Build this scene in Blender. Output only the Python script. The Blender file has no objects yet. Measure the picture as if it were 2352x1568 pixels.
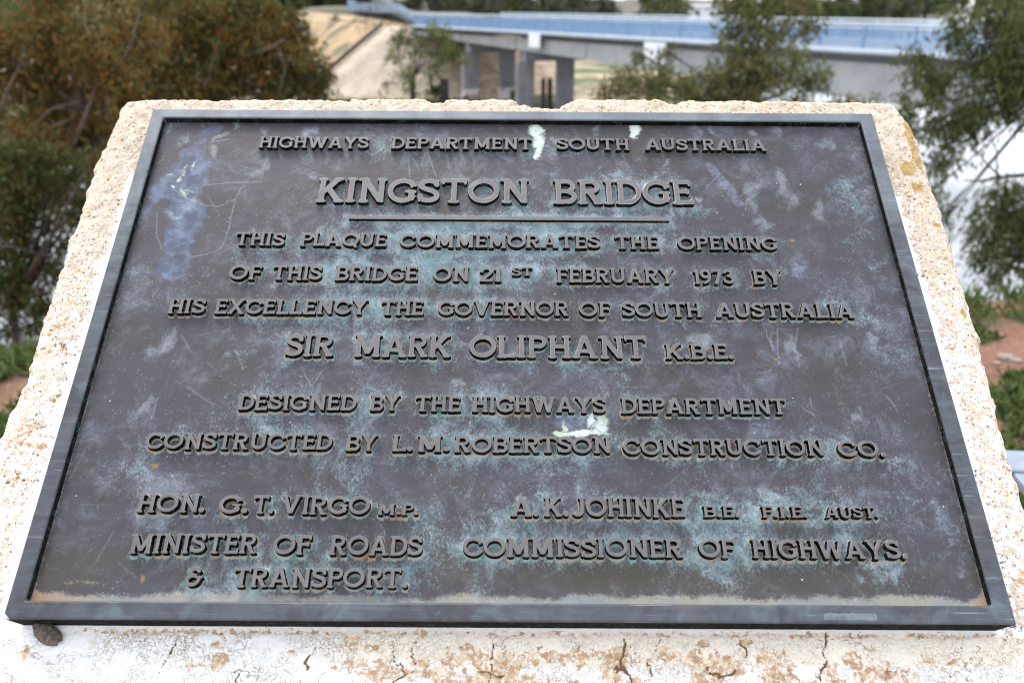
import bpy, math, random
import numpy as np
from mathutils import Matrix, Vector
SC = bpy.context.scene
COL = SC.collection
R = math.radians
rng = np.random.default_rng(7)
random.seed(7)

# ------------------------------------------------------------------ camera, sky, sun, exposure
PITCH = 0.368379
EYE = (0.0, 0.0, 1.6)
cam = bpy.data.cameras.new('camera')
cam.sensor_fit = 'HORIZONTAL'; cam.sensor_width = 36.0
cam.lens = 36.0 * 2000 / 2352
cam.clip_start = 0.05; cam.clip_end = 6000
cam.dof.use_dof = True; cam.dof.focus_distance = 0.90; cam.dof.aperture_fstop = 6.0
cam_o = bpy.data.objects.new('camera', cam); COL.objects.link(cam_o)
cam_o.location = EYE; cam_o.rotation_euler = (R(90) - PITCH, 0, 0)
SC.camera = cam_o

SUN_EL, SUN_AZ = R(56), R(-25)          # azimuth from +Y towards +X: ahead of the camera and to the left
W = bpy.data.worlds.new('World'); SC.world = W; W.use_nodes = True
wt = W.node_tree; wt.nodes.clear()
w_out = wt.nodes.new('ShaderNodeOutputWorld'); w_bg = wt.nodes.new('ShaderNodeBackground')
sky = wt.nodes.new('ShaderNodeTexSky'); sky.sky_type = 'NISHITA'; sky.sun_disc = False
sky.sun_elevation = SUN_EL; sky.sun_rotation = SUN_AZ
sky.air_density = 1.0; sky.dust_density = 3.0; sky.ozone_density = 1.0
cloud = wt.nodes.new('ShaderNodeMix'); cloud.data_type = 'RGBA'
cloud.inputs[0].default_value = 0.72                      # bright even cloud over most of the sky
cloud.inputs[7].default_value = (9.3, 9.8, 10.6, 1)
wt.links.new(sky.outputs[0], cloud.inputs[6]); wt.links.new(cloud.outputs[2], w_bg.inputs[0])
w_bg.inputs[1].default_value = 0.15
wt.links.new(w_bg.outputs[0], w_out.inputs[0])
sl = bpy.data.lights.new('sun', 'SUN'); sl.energy = 1.5; sl.angle = R(22); sl.color = (1.0, 0.95, 0.88)
so = bpy.data.objects.new('sun', sl); COL.objects.link(so)
sd = Vector((math.sin(SUN_AZ) * math.cos(SUN_EL), math.cos(SUN_AZ) * math.cos(SUN_EL), math.sin(SUN_EL)))
so.rotation_euler = sd.to_track_quat('Z', 'Y').to_euler()
SC.view_settings.view_transform = 'Standard'; SC.view_settings.look = 'None'
SC.view_settings.gamma = 1.0; SC.view_settings.use_curve_mapping = False
SC.view_settings.exposure = 0.62
SC.render.filter_size = 1.05; SC.cycles.filter_width = 1.05

# ------------------------------------------------------------------ measured layout, metres, in the plaque's own plane
WORDS=[[('HIGHWAYS',0.1408,0.2737,0.5622,0.0173),('DEPARTMENT',0.3022,0.4731,0.5624,0.0173),('SOUTH',0.5042,0.5919,0.5625,0.0173),('AUSTRALIA',0.6121,0.7597,0.5626,0.0173)],[('KINGSTON',0.2211,0.4684,0.4787,0.0346),('BRIDGE',0.4993,0.6619,0.4785,0.0346)],[('THIS',0.1361,0.1915,0.4143,0.0175),('PLAQUE',0.21,0.3068,0.414,0.0175),('COMMEMORATES',0.3228,0.5495,0.4134,0.0175),('THE',0.5672,0.6161,0.413,0.0175),('OPENING',0.6387,0.7511,0.4126,0.0175)],[('OF',0.1373,0.1712,0.3679,0.0185),('THIS',0.1848,0.2389,0.3677,0.0185),('BRIDGE',0.2545,0.3451,0.3674,0.0185),('ON',0.363,0.4019,0.3671,0.0185),('21',0.4149,0.4376,0.3669,0.0185),('ST',0.4499,0.4729,0.3747,0.0108),('FEBRUARY',0.4995,0.6301,0.3664,0.0185),('1973',0.6518,0.6958,0.366,0.0185),('BY',0.7176,0.7492,0.3658,0.0185)],[('HIS',0.0789,0.1178,0.3231,0.0178),('EXCELLENCY',0.1293,0.2936,0.3229,0.0178),('THE',0.3086,0.3549,0.3228,0.0178),('GOVERNOR',0.37,0.5115,0.3227,0.0178),('OF',0.5236,0.5568,0.3226,0.0178),('SOUTH',0.5694,0.6553,0.3225,0.0178),('AUSTRALIA',0.6714,0.8202,0.3223,0.0178)],[('SIR',0.2117,0.2624,0.2712,0.0256),('MARK',0.2846,0.3858,0.2711,0.0256),('OLIPHANT',0.4061,0.5917,0.2708,0.0256),('K.B.E.',0.6124,0.6833,0.2704,0.0174)],[('DESIGNED',0.1732,0.2926,0.2082,0.0168),('BY',0.3071,0.3365,0.2079,0.0168),('THE',0.3528,0.3989,0.2076,0.0168),('HIGHWAYS',0.4106,0.5459,0.2072,0.0168),('DEPARTMENT',0.5614,0.7293,0.2066,0.0168)],[('CONSTRUCTED',0.0892,0.2729,0.165,0.0165),('BY',0.287,0.3174,0.1642,0.0165),('L.',0.333,0.3525,0.164,0.0165),('M.',0.3581,0.3886,0.1638,0.0165),('ROBERTSON',0.3949,0.5484,0.1631,0.0165),('CONSTRUCTION',0.5609,0.7586,0.1619,0.0165),('CO.',0.7735,0.8187,0.161,0.0165)],[('HON.',0.0959,0.1594,0.1001,0.0172),('G.',0.1731,0.1998,0.0997,0.0172),('T.',0.2054,0.2246,0.0995,0.0172),('VIRGO',0.2325,0.3156,0.0991,0.0172),('M.P.',0.3242,0.3621,0.0985,0.0102)],[('A.',0.4504,0.4763,0.0982,0.0182),('K.',0.4819,0.5045,0.0982,0.0182),('JOHINKE',0.5093,0.6154,0.0984,0.0182),('B.E.',0.6329,0.667,0.0982,0.0108),('F.I.E.',0.6885,0.7318,0.0981,0.0108),('AUST.',0.7484,0.7996,0.0981,0.0108)],[('MINISTER',0.0977,0.2145,0.0608,0.0174),('OF',0.2303,0.2643,0.0603,0.0174),('ROADS',0.2828,0.368,0.0599,0.0174)],[('COMMISSIONER',0.4062,0.6096,0.0593,0.017),('OF',0.6252,0.6582,0.0592,0.017),('HIGHWAYS.',0.6746,0.8169,0.0592,0.017)],[('&',0.155,0.1694,0.0302,0.0169),('TRANSPORT.',0.1979,0.3561,0.03,0.0169)]]
RULE=(0.2609,0.6317,0.4532,0.4584)
SIL_L=[(-0.0614,0.6717),(-0.065,0.6435),(-0.0669,0.6026),(-0.0721,0.5746),(-0.0746,0.5545),(-0.0718,0.5474),(-0.0741,0.5229),(-0.0712,0.483),(-0.0728,0.4554),(-0.0771,0.4464),(-0.0747,0.4356),(-0.0738,0.4093),(-0.0733,0.3819),(-0.0734,0.357),(-0.0745,0.3248),(-0.0738,0.3052),(-0.0732,0.2752),(-0.0717,0.2603),(-0.0793,0.206)]
SIL_R=[(0.9492,0.6755),(0.9563,0.6716),(0.9584,0.6582),(0.9627,0.6521),(0.9665,0.6413),(0.9723,0.6087),(0.9699,0.5485),(0.9722,0.5077),(0.9724,0.4503),(0.9699,0.4125),(0.9702,0.3549),(0.9695,0.3341),(0.9725,0.3183),(0.9674,0.3049),(0.9668,0.258),(0.9649,0.222),(0.9629,0.1878),(0.9629,0.1662),(0.9623,0.1568),(0.963,0.1442)]
SIL_T=[(-0.0609,0.6717),(0.0418,0.6735),(0.0548,0.6712),(0.0635,0.6733),(0.1573,0.6749),(0.224,0.6747),(0.2323,0.672),(0.2382,0.6757),(0.3311,0.678),(0.3399,0.6722),(0.3571,0.6708),(0.3631,0.6768),(0.4482,0.6783),(0.4562,0.6678),(0.4869,0.6633),(0.509,0.6616),(0.5206,0.6723),(0.5419,0.6785),(0.6443,0.679),(0.6563,0.6715),(0.666,0.6716),(0.6758,0.6785),(0.7786,0.6779),(0.9346,0.6769),(0.9492,0.6755)]
BOTTOM_V=-0.0464
BLUE=[(0.074,0.606),(0.0641,0.577),(0.0478,0.5449),(0.03,0.5232),(0.0136,0.504),(0.0181,0.4705),(0.0329,0.4817),(0.039,0.4873),(0.0603,0.4745),(0.0483,0.4562),(0.0548,0.4383),(0.0494,0.4172),(0.062,0.4035),(0.0531,0.3865),(0.0756,0.37),(0.0955,0.3801),(0.0909,0.3969),(0.0943,0.4158),(0.0881,0.4565),(0.0826,0.4858),(0.0836,0.5198),(0.082,0.5452),(0.0709,0.565),(0.0816,0.5977)]
WHITE=[(0.4758,0.599,0.0102,0.0102,0),(0.4757,0.614,0.0059,0.0119,0),(0.4821,0.5776,0.0065,0.0144,0),(0.4834,0.5642,0.005,0.0114,0),(0.4783,0.5527,0.0036,0.0038,0),(0.6005,0.6021,0.0058,0.0148,0),(0.5989,0.5903,0.0041,0.0051,0),(0.5399,0.1955,0.0082,0.0094,0),(0.5241,0.1848,0.0222,0.0037,0),(0.5053,0.1846,0.0119,0.0022,0),(0.5272,0.2002,0.0031,0.0076,0),(0.5064,0.1934,0.0017,0.0066,0),(0.0671,0.5387,0.0033,0.0097,0),(0.0586,0.5312,0.003,0.0106,0),(0.0571,0.5167,0.0044,0.0048,0),(0.0594,0.4949,0.0041,0.0065,0),(0.0688,0.4978,0.0051,0.0041,0),(0.0507,0.5043,0.0015,0.0034,0),(0.0394,0.5243,0.0051,0.0027,0)]
PALE=[(0.0419,0.5748,0.012,0.0121,0),(0.02,0.593,0.0046,0.0082,0),(0.0192,0.5466,0.0037,0.0118,0),(0.0913,0.5854,0.0091,0.0082,0),(0.0874,0.5651,0.009,0.012,0),(0.109,0.598,0.0091,0.0103,0),(0.1425,0.5983,0.0046,0.0124,0),(0.1453,0.5398,0.0044,0.0252,0),(0.1352,0.528,0.0088,0.0116,0),(0.0707,0.4801,0.0086,0.0074,0),(0.0579,0.4581,0.01,0.0054,0),(0.2131,0.519,0.0088,0.0115,0),(0.1964,0.5946,0.0091,0.0103,0),(0.5559,0.5988,0.0073,0.0088,0),(0.5551,0.5356,0.0049,0.0052,0),(0.6348,0.5512,0.0057,0.0047,0),(0.7511,0.5897,0.0116,0.0088,0),(0.734,0.4961,0.0125,0.0352,0),(0.6783,0.6008,0.0051,0.0098,0),(0.6954,0.5971,0.0073,0.0137,0),(0.7842,0.5978,0.0117,0.0157,0),(0.5694,0.5255,0.0056,0.0055,0),(0.6661,0.4955,0.0055,0.0071,0),(0.6556,0.2978,0.0188,0.0099,0),(0.6394,0.3067,0.0069,0.005,0),(0.734,0.2866,0.0034,0.0251,0),(0.753,0.2887,0.0051,0.0233,0),(0.834,0.2952,0.0102,0.0118,0),(0.8192,0.315,0.0207,0.004,0),(0.8029,0.2106,0.0078,0.0067,0),(0.5109,0.1991,0.0155,0.0066,0),(0.7607,0.1923,0.0069,0.0038,0),(0.0806,0.2158,0.0097,0.0143,0),(0.1565,0.2765,0.0094,0.0054,0),(0.0782,0.2832,0.011,0.0216,0),(0.179,0.3587,0.0094,0.004,0),(0.1772,0.3801,0.0041,0.0041,0),(0.7408,0.453,0.0093,0.0116,0),(0.7715,0.115,0.0033,0.0024,0),(0.7009,0.1216,0.0123,0.0086,0),(0.866,0.0474,0.008,0.004,0),(0.7752,0.0482,0.008,0.008,0),(0.7993,0.0483,0.0107,0.0067,0),(0.1137,0.1173,0.0376,0.0386,0),(0.3981,0.2499,0.0113,0.0092,0),(0.8961,0.6012,0.0163,0.0219,0),(0.8142,0.4758,0.0128,0.0321,0),(0.8378,0.5788,0.0065,0.0179,0),(0.7732,0.5086,0.0104,0.0397,0)]
BLUESPOT=[(0.7746,0.3966,0.0082,0.0128,0),(0.7726,0.3838,0.006,0.009,0),(0.7009,0.5114,0.0073,0.0094,0),(0.5126,0.1982,0.0172,0.0103,0),(0.679,0.593,0.0051,0.0088,0),(0.1981,0.5926,0.0101,0.0098,0)]
BLADE=[(0.6893,0.5423),(0.6993,0.5193),(0.7085,0.503),(0.7132,0.4906),(0.7173,0.4844)]
YELLOW=[(0.1012,0.1508,0.0042,0.0029,0),(0.3238,0.0219,0.0034,0.0025,0),(0.7289,0.272,0.0021,0.0018,0),(0.7155,0.0778,0.0016,0.0014,0),(0.687,0.4707,0.002,0.0015,0),(0.7709,0.4283,0.004,0.0029,0),(0.1118,0.0407,0.0027,0.0041,0)]
SCRATCH=[[(0.0457,0.5043),(0.0586,0.4902),(0.0745,0.4829),(0.086,0.4756),(0.1062,0.4749),(0.1271,0.488)],[(0.0765,0.5751),(0.0999,0.5798)],[(0.0802,0.5064),(0.129,0.5116),(0.1494,0.5127)],[(0.1279,0.5049),(0.1245,0.4861),(0.1222,0.4568),(0.1224,0.423),(0.115,0.4091),(0.0889,0.4003)],[(0.0361,0.4633),(0.0423,0.4276),(0.0519,0.412)],[(0.1155,0.2372),(0.1471,0.2163)],[(0.088,0.2232),(0.0873,0.1997)],[(0.0818,0.2961),(0.0809,0.2778)],[(0.0965,0.2981),(0.1107,0.278)],[(0.159,0.2801),(0.1698,0.2569)],[(0.7368,0.3104),(0.7311,0.2672)],[(0.7586,0.3126),(0.7503,0.2828)],[(0.8007,0.2989),(0.8032,0.2677)],[(0.7216,0.3184),(0.7253,0.2964)],[(0.6799,0.5082),(0.7006,0.5303)],[(0.7185,0.4942),(0.7496,0.5179)],[(0.7445,0.5016),(0.7261,0.4889),(0.7233,0.473)],[(0.6659,0.4937),(0.6725,0.4779)],[(0.7491,0.215),(0.7599,0.2074)],[(0.7564,0.2277),(0.7567,0.219)],[(0.8376,0.2312),(0.8443,0.2138)],[(0.3222,0.558),(0.3275,0.5189)],[(0.3258,0.5561),(0.3378,0.5346)],[(0.3461,0.563),(0.3582,0.521)],[(0.3693,0.5565),(0.373,0.5349)],[(0.3433,0.562),(0.3404,0.5384)],[(0.4241,0.1226),(0.4232,0.1167)],[(0.7544,0.1279),(0.7678,0.128)],[(0.7776,0.1199),(0.7804,0.1135)],[(0.7963,0.1163),(0.8026,0.112)],[(0.8392,0.098),(0.8405,0.0907)],[(0.355,0.0901),(0.3866,0.085)],[(0.8929,0.2355),(0.8931,0.218)],[(0.2291,0.2617),(0.2459,0.2361)],[(0.2433,0.2386),(0.2525,0.2566)]]
CRACKS=[[(0.147,-0.0056),(0.1462,-0.0114),(0.143,-0.0216),(0.1414,-0.0266),(0.1362,-0.039),(0.131,-0.0452),(0.1302,-0.05)],[(0.342,-0.0059),(0.3461,-0.0141),(0.3474,-0.0205),(0.3509,-0.0292),(0.3524,-0.0354),(0.3568,-0.0391)],[(0.3628,-0.0102),(0.3606,-0.0179),(0.3658,-0.0279),(0.3681,-0.0328),(0.3568,-0.0391),(0.3481,-0.044)],[(0.4387,-0.006),(0.4358,-0.0187),(0.4351,-0.0325),(0.432,-0.0424),(0.4308,-0.0485)],[(0.5533,-0.0054),(0.5535,-0.013),(0.5491,-0.0219),(0.5478,-0.0331),(0.5551,-0.0405),(0.5559,-0.0478)],[(0.5884,-0.0064),(0.5801,-0.0192),(0.577,-0.0255),(0.5769,-0.0354),(0.5734,-0.0477)],[(0.7395,0.0003),(0.738,-0.0081),(0.7342,-0.017),(0.7325,-0.0295),(0.729,-0.037),(0.7266,-0.0468)],[(0.6591,-0.0098),(0.6634,-0.0174),(0.6626,-0.0237)],[(0.6277,-0.0313),(0.6317,-0.0362),(0.6385,-0.0387),(0.6492,-0.0362),(0.6544,-0.0312)],[(0.8603,-0.0288),(0.8571,-0.0461)],[(0.6972,-0.0285),(0.6997,-0.0371),(0.6982,-0.0469)],[(0.7837,-0.0391),(0.7897,-0.0354),(0.8063,-0.0366)],[(0.4203,-0.0387),(0.4332,-0.0374),(0.4449,-0.0398)],[(0.273,-0.0133),(0.2726,-0.0209),(0.267,-0.0284),(0.2679,-0.0358)],[(0.2076,-0.0399),(0.2066,-0.0496)],[(0.1968,-0.0375),(0.2022,-0.0387),(0.2175,-0.0373)],[(0.1869,-0.0029),(0.1932,-0.0086)],[(-0.0619,0.4756),(-0.0535,0.4741),(-0.0362,0.4766)],[(-0.0635,0.2922),(-0.0424,0.2996),(-0.0212,0.2841)],[(-0.0586,0.1378),(-0.0371,0.1405),(-0.012,0.1399)],[(0.8999,0.3893),(0.9134,0.3981),(0.9294,0.393)]]
BROWN=[(0.0137,-0.0229,0.0065,0.0056),(0.1872,-0.0048,0.004,0.0026),(0.2528,-0.0197,0.0046,0.0019),(0.1851,-0.015,0.0079,0.0032),(0.1899,-0.0276,0.0104,0.0062),(0.17,-0.0327,0.0117,0.0022),(0.369,-0.0038,0.0066,0.0051),(0.3238,-0.0181,0.0066,0.0038),(0.4131,-0.0138,0.0066,0.0032),(0.3051,-0.0144,0.0079,0.0063),(0.3922,-0.019,0.0053,0.0025),(0.4003,-0.0252,0.0118,0.0062),(0.4225,-0.0226,0.0157,0.0063),(0.4487,-0.0249,0.0157,0.0075),(0.4711,-0.0173,0.0079,0.0038),(0.488,-0.0247,0.0196,0.0062),(0.5143,-0.0221,0.0157,0.0075),(0.5405,-0.0232,0.017,0.0075),(0.3956,-0.0376,0.0078,0.0037),(0.4293,-0.0362,0.0169,0.0049),(0.54,-0.0319,0.0143,0.0074),(0.5933,-0.0191,0.0145,0.0063),(0.3384,-0.0367,0.026,0.0061),(0.6629,-0.011,0.0066,0.0032),(0.7018,-0.0159,0.0046,0.0038),(0.6448,-0.03,0.0209,0.0111),(0.757,-0.0232,0.0079,0.005),(0.8291,-0.0228,0.0079,0.005),(0.7779,-0.0168,0.004,0.0019),(0.691,-0.026,0.0092,0.0062),(0.7866,-0.0379,0.0117,0.0049),(0.7411,-0.0381,0.0091,0.0061),(0.6125,-0.0264,0.0157,0.0075),(0.6792,-0.0261,0.0105,0.0075),(0.8476,-0.0277,0.0052,0.0025),(0.6258,-0.0125,0.0079,0.0019)]
MUSTARD=[(0.9593,0.6124,0.0078,0.0405),(0.9592,0.5719,0.0066,0.0215),(0.9412,0.5575,0.0119,0.0142),(0.9455,0.5294,0.0107,0.0097),(0.9549,0.4689,0.0073,0.0052),(0.9561,0.3461,0.0039,0.0092),(0.9654,0.1672,0.0027,0.0113),(0.9606,0.6428,0.0056,0.0138),(0.9696,0.245,0.0037,0.0052),(0.9589,0.3177,0.0039,0.0045)]
COCOON=(0.0256,-0.0044)
CHIP=(0.0002,0.0009)
PATCH=[(0.7297,0.0092),(0.7765,0.0099),(0.7787,0.0034),(0.7323,0.0019)]
PL_O=(-0.451676, 0.631052, 1.093331)
PL_U=(0.99998, -0.000732, -0.00634)
PL_V=(0.004503, 0.784906, 0.619598)
PL_N=(0.004523, -0.619614, 0.784893)
PITCH=0.368379


# ------------------------------------------------------------------ helpers
def at(px, py, Y):
    """a point at ground distance Y ahead of the camera, seen in direction (px, py) of a 2352 x 1568 view"""
    cx, cy = (px - 1176) / 2000.0, (784 - py) / 2000.0
    wy = math.cos(PITCH) + math.sin(PITCH) * cy
    wz = -math.sin(PITCH) + math.cos(PITCH) * cy
    k = Y / wy
    return Vector((cx * k, Y, EYE[2] + wz * k))

def hash2(ix, iy, seed):
    h = (ix.astype(np.int64) * 374761393 + iy.astype(np.int64) * 668265263 + seed * 974634777) & 0xffffffff
    h = ((h ^ (h >> 13)) * 1274126177) & 0xffffffff
    return ((h ^ (h >> 16)) & 0xffffff) / float(0xffffff)

def noise2(x, y, seed=0):
    x = np.asarray(x, float); y = np.asarray(y, float)
    ix, iy = np.floor(x), np.floor(y); fx, fy = x - ix, y - iy
    fx = fx * fx * (3 - 2 * fx); fy = fy * fy * (3 - 2 * fy)
    a, b = hash2(ix, iy, seed), hash2(ix + 1, iy, seed)
    c, d = hash2(ix, iy + 1, seed), hash2(ix + 1, iy + 1, seed)
    return (a + (b - a) * fx) * (1 - fy) + (c + (d - c) * fx) * fy

def fbm(x, y, o=4, seed=0):
    s = 0.0; a = 0.5; t = 0.0
    for k in range(o):
        s = s + a * noise2(x * 2 ** k + 17.3 * k, y * 2 ** k - 9.1 * k, seed + k); t += a; a *= 0.5
    return s / t

def sstep(a, b, x):
    t = np.clip((x - a) / (b - a), 0, 1); return t * t * (3 - 2 * t)

def seg_dist(x, y, pts):
    d = np.full(np.shape(x), 1e9)
    for (x0, y0), (x1, y1) in zip(pts[:-1], pts[1:]):
        dx, dy = x1 - x0, y1 - y0; l = dx * dx + dy * dy + 1e-12
        t = np.clip(((x - x0) * dx + (y - y0) * dy) / l, 0, 1)
        d = np.minimum(d, np.hypot(x - x0 - t * dx, y - y0 - t * dy))
    return d

def in_poly(x, y, pts):
    r = np.zeros(np.shape(x), bool); n = len(pts)
    for i in range(n):
        (x0, y0), (x1, y1) = pts[i], pts[(i + 1) % n]
        if y0 == y1: continue
        r ^= ((y0 > y) != (y1 > y)) & (x < (x1 - x0) * (y - y0) / (y1 - y0) + x0)
    return r

def link(name, me, mats=(), parent=None):
    o = bpy.data.objects.new(name, me); COL.objects.link(o)
    for m in mats: me.materials.append(m)
    if parent is not None: o.parent = parent
    return o

def tag(o, label=None, cat=None, group=None, kind=None):
    if label: o['label'] = label
    if cat: o['category'] = cat
    if group: o['group'] = group
    if kind: o['kind'] = kind
    return o

def empty(name, loc, label, cat, group=None, rz=0.0):
    o = bpy.data.objects.new(name, None); COL.objects.link(o)
    o.location = loc; o.rotation_euler = (0, 0, rz); o.empty_display_size = 0.2
    return tag(o, label, cat, group)

def np_mesh(name, V, F, smooth=False, mi=None, cols=None):
    """V (n,3); F (m,k) equal-size faces"""
    V = np.asarray(V, np.float32); F = np.asarray(F, np.int32); m, k = F.shape
    me = bpy.data.meshes.new(name)
    me.vertices.add(len(V)); me.vertices.foreach_set('co', V.ravel())
    me.loops.add(m * k); me.loops.foreach_set('vertex_index', F.ravel())
    me.polygons.add(m); me.polygons.foreach_set('loop_start', np.arange(0, m * k, k, dtype=np.int32))
    if mi is not None: me.polygons.foreach_set('material_index', np.asarray(mi, np.int32))
    me.polygons.foreach_set('use_smooth', np.full(m, smooth))
    me.update(calc_edges=True)
    for cn, ca in (cols or {}).items():
        a = me.color_attributes.new(cn, 'FLOAT_COLOR', 'POINT')
        a.data.foreach_set('color', np.asarray(ca, np.float32).ravel())
    return me

def grid_faces(nu, nv):
    i = np.arange(nv - 1)[:, None] * nu + np.arange(nu - 1)[None, :]
    i = i.ravel()
    return np.stack([i, i + 1, i + nu + 1, i + nu], 1)

class MB:
    """collects boxes, bars and tubes, then links them as ONE mesh object"""
    def __init__(s): s.v = []; s.f = []; s.m = []
    def add(s, v, f, mi=0):
        b = len(s.v); s.v += [tuple(p) for p in v]; s.f += [tuple(i + b for i in q) for q in f]; s.m += [mi] * len(f); return s
    def box(s, c, d, X=(1, 0, 0), Y=(0, 1, 0), Z=(0, 0, 1), mi=0):
        c = Vector(c); X, Y, Z = Vector(X) * d[0] / 2, Vector(Y) * d[1] / 2, Vector(Z) * d[2] / 2
        v = [c + X * a + Y * b + Z * e for e in (-1, 1) for b in (-1, 1) for a in (-1, 1)]
        return s.add(v, [(0, 2, 3, 1), (4, 5, 7, 6), (0, 1, 5, 4), (2, 6, 7, 3), (0, 4, 6, 2), (1, 3, 7, 5)], mi)
    def tube(s, pts, rad, n=7, mi=0):
        pts = [Vector(p) for p in pts]; v = []; f = []
        for i, p in enumerate(pts):
            t = (pts[min(i + 1, len(pts) - 1)] - pts[max(i - 1, 0)]).normalized()
            a = t.cross(Vector((0.31, 0.9, 0.28))).normalized(); b = t.cross(a)
            for k in range(n):
                q = 2 * math.pi * k / n
                v.append(p + (a * math.cos(q) + b * math.sin(q)) * rad[i])
        for i in range(len(pts) - 1):
            for k in range(n):
                k2 = (k + 1) % n
                f.append((i * n + k, i * n + k2, i * n + n + k2, i * n + n + k))
        f.append(tuple(range(n))[::-1]); f.append(tuple((len(pts) - 1) * n + k for k in range(n)))
        return s.add(v, f, mi)
    def build(s, name, mats, parent=None, smooth=False, bevel=0.0):
        me = bpy.data.meshes.new(name); me.from_pydata(s.v, [], s.f)
        me.polygons.foreach_set('material_index', s.m)
        me.polygons.foreach_set('use_smooth', [smooth] * len(s.f)); me.update()
        o = link(name, me, mats if isinstance(mats, (list, tuple)) else [mats], parent)
        if bevel:
            b = o.modifiers.new('bevel', 'BEVEL'); b.width = bevel; b.segments = 2; b.limit_method = 'ANGLE'
        return o

# ------------------------------------------------------------------ materials
class NT:
    def __init__(s, name):
        s.m = bpy.data.materials.new(name); s.m.use_nodes = True; s.t = s.m.node_tree
        s.t.nodes.clear(); s.out = s.t.nodes.new('ShaderNodeOutputMaterial')
        s.p = s.t.nodes.new('ShaderNodeBsdfPrincipled'); s.t.links.new(s.p.outputs[0], s.out.inputs[0])
    def put(s, sock, v):
        if isinstance(v, bpy.types.NodeSocket): s.t.links.new(v, sock)
        elif isinstance(v, (tuple, list)): sock.default_value = tuple(v) + ((1.0,) if len(v) == 3 and sock.type == 'RGBA' else ())
        else: sock.default_value = v
    def set(s, **k):
        for a, v in k.items(): s.put(s.p.inputs[a.replace('_', ' ')], v)
        return s
    def obj(s, scale=(1, 1, 1)):
        c = s.t.nodes.new('ShaderNodeTexCoord'); mp = s.t.nodes.new('ShaderNodeMapping')
        s.t.links.new(c.outputs['Object'], mp.inputs[0]); mp.inputs['Scale'].default_value = scale
        return mp.outputs[0]
    def noise(s, scale, detail=4, rough=0.55, vec=None, dist=0.0, out='Fac'):
        n = s.t.nodes.new('ShaderNodeTexNoise'); s.t.links.new(vec if vec is not None else s.obj(), n.inputs['Vector'])
        n.inputs['Scale'].default_value = scale; n.inputs['Detail'].default_value = detail
        n.inputs['Roughness'].default_value = rough; n.inputs['Distortion'].default_value = dist
        return n.outputs[out]
    def vor(s, scale, feature='DISTANCE_TO_EDGE', vec=None, out='Distance'):
        n = s.t.nodes.new('ShaderNodeTexVoronoi'); n.feature = feature
        s.t.links.new(vec if vec is not None else s.obj(), n.inputs['Vector']); n.inputs['Scale'].default_value = scale
        return n.outputs[out]
    def attr(s, name):
        a = s.t.nodes.new('ShaderNodeAttribute'); a.attribute_name = name
        q = s.t.nodes.new('ShaderNodeSeparateColor'); s.t.links.new(a.outputs['Color'], q.inputs[0])
        return q.outputs[0], q.outputs[1], q.outputs[2], a.outputs['Alpha'], a.outputs['Color']
    def step(s, x, a, b, lo=0.0, hi=1.0):
        n = s.t.nodes.new('ShaderNodeMapRange'); n.interpolation_type = 'SMOOTHSTEP'; s.put(n.inputs[0], x)
        s.put(n.inputs[1], a); s.put(n.inputs[2], b); n.inputs[3].default_value = lo; n.inputs[4].default_value = hi
        return n.outputs[0]
    def math(s, op, a, b=0.0):
        n = s.t.nodes.new('ShaderNodeMath'); n.operation = op; s.put(n.inputs[0], a); s.put(n.inputs[1], b); return n.outputs[0]
    def mul(s, a, b): return s.math('MULTIPLY', a, b)
    def addm(s, a, b): return s.math('ADD', a, b)
    def mix(s, f, a, b):
        n = s.t.nodes.new('ShaderNodeMix'); n.data_type = 'RGBA'
        s.put(n.inputs[0], f); s.put(n.inputs[6], a); s.put(n.inputs[7], b); return n.outputs[2]
    def bump(s, h, strength=0.3, dist=0.002):
        n = s.t.nodes.new('ShaderNodeBump'); n.inputs['Strength'].default_value = strength; n.inputs['Distance'].default_value = dist
        s.put(n.inputs['Height'], h); s.put(s.p.inputs['Normal'], n.outputs[0])
    def sep(s, v):
        n = s.t.nodes.new('ShaderNodeSeparateXYZ'); s.t.links.new(v, n.inputs[0]); return n.outputs

def simple(name, c1, c2, scale, rough=0.7, metal=0.0, bump=0.0, bdist=0.01, detail=5, lo=0.35, hi=0.65):
    t = NT(name); n = t.noise(scale, detail)
    t.set(Base_Color=t.mix(t.step(n, lo, hi), c1, c2), Roughness=rough, Metallic=metal)
    if bump: t.bump(t.noise(scale * 3, 6), bump, bdist)
    return t.m

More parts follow.
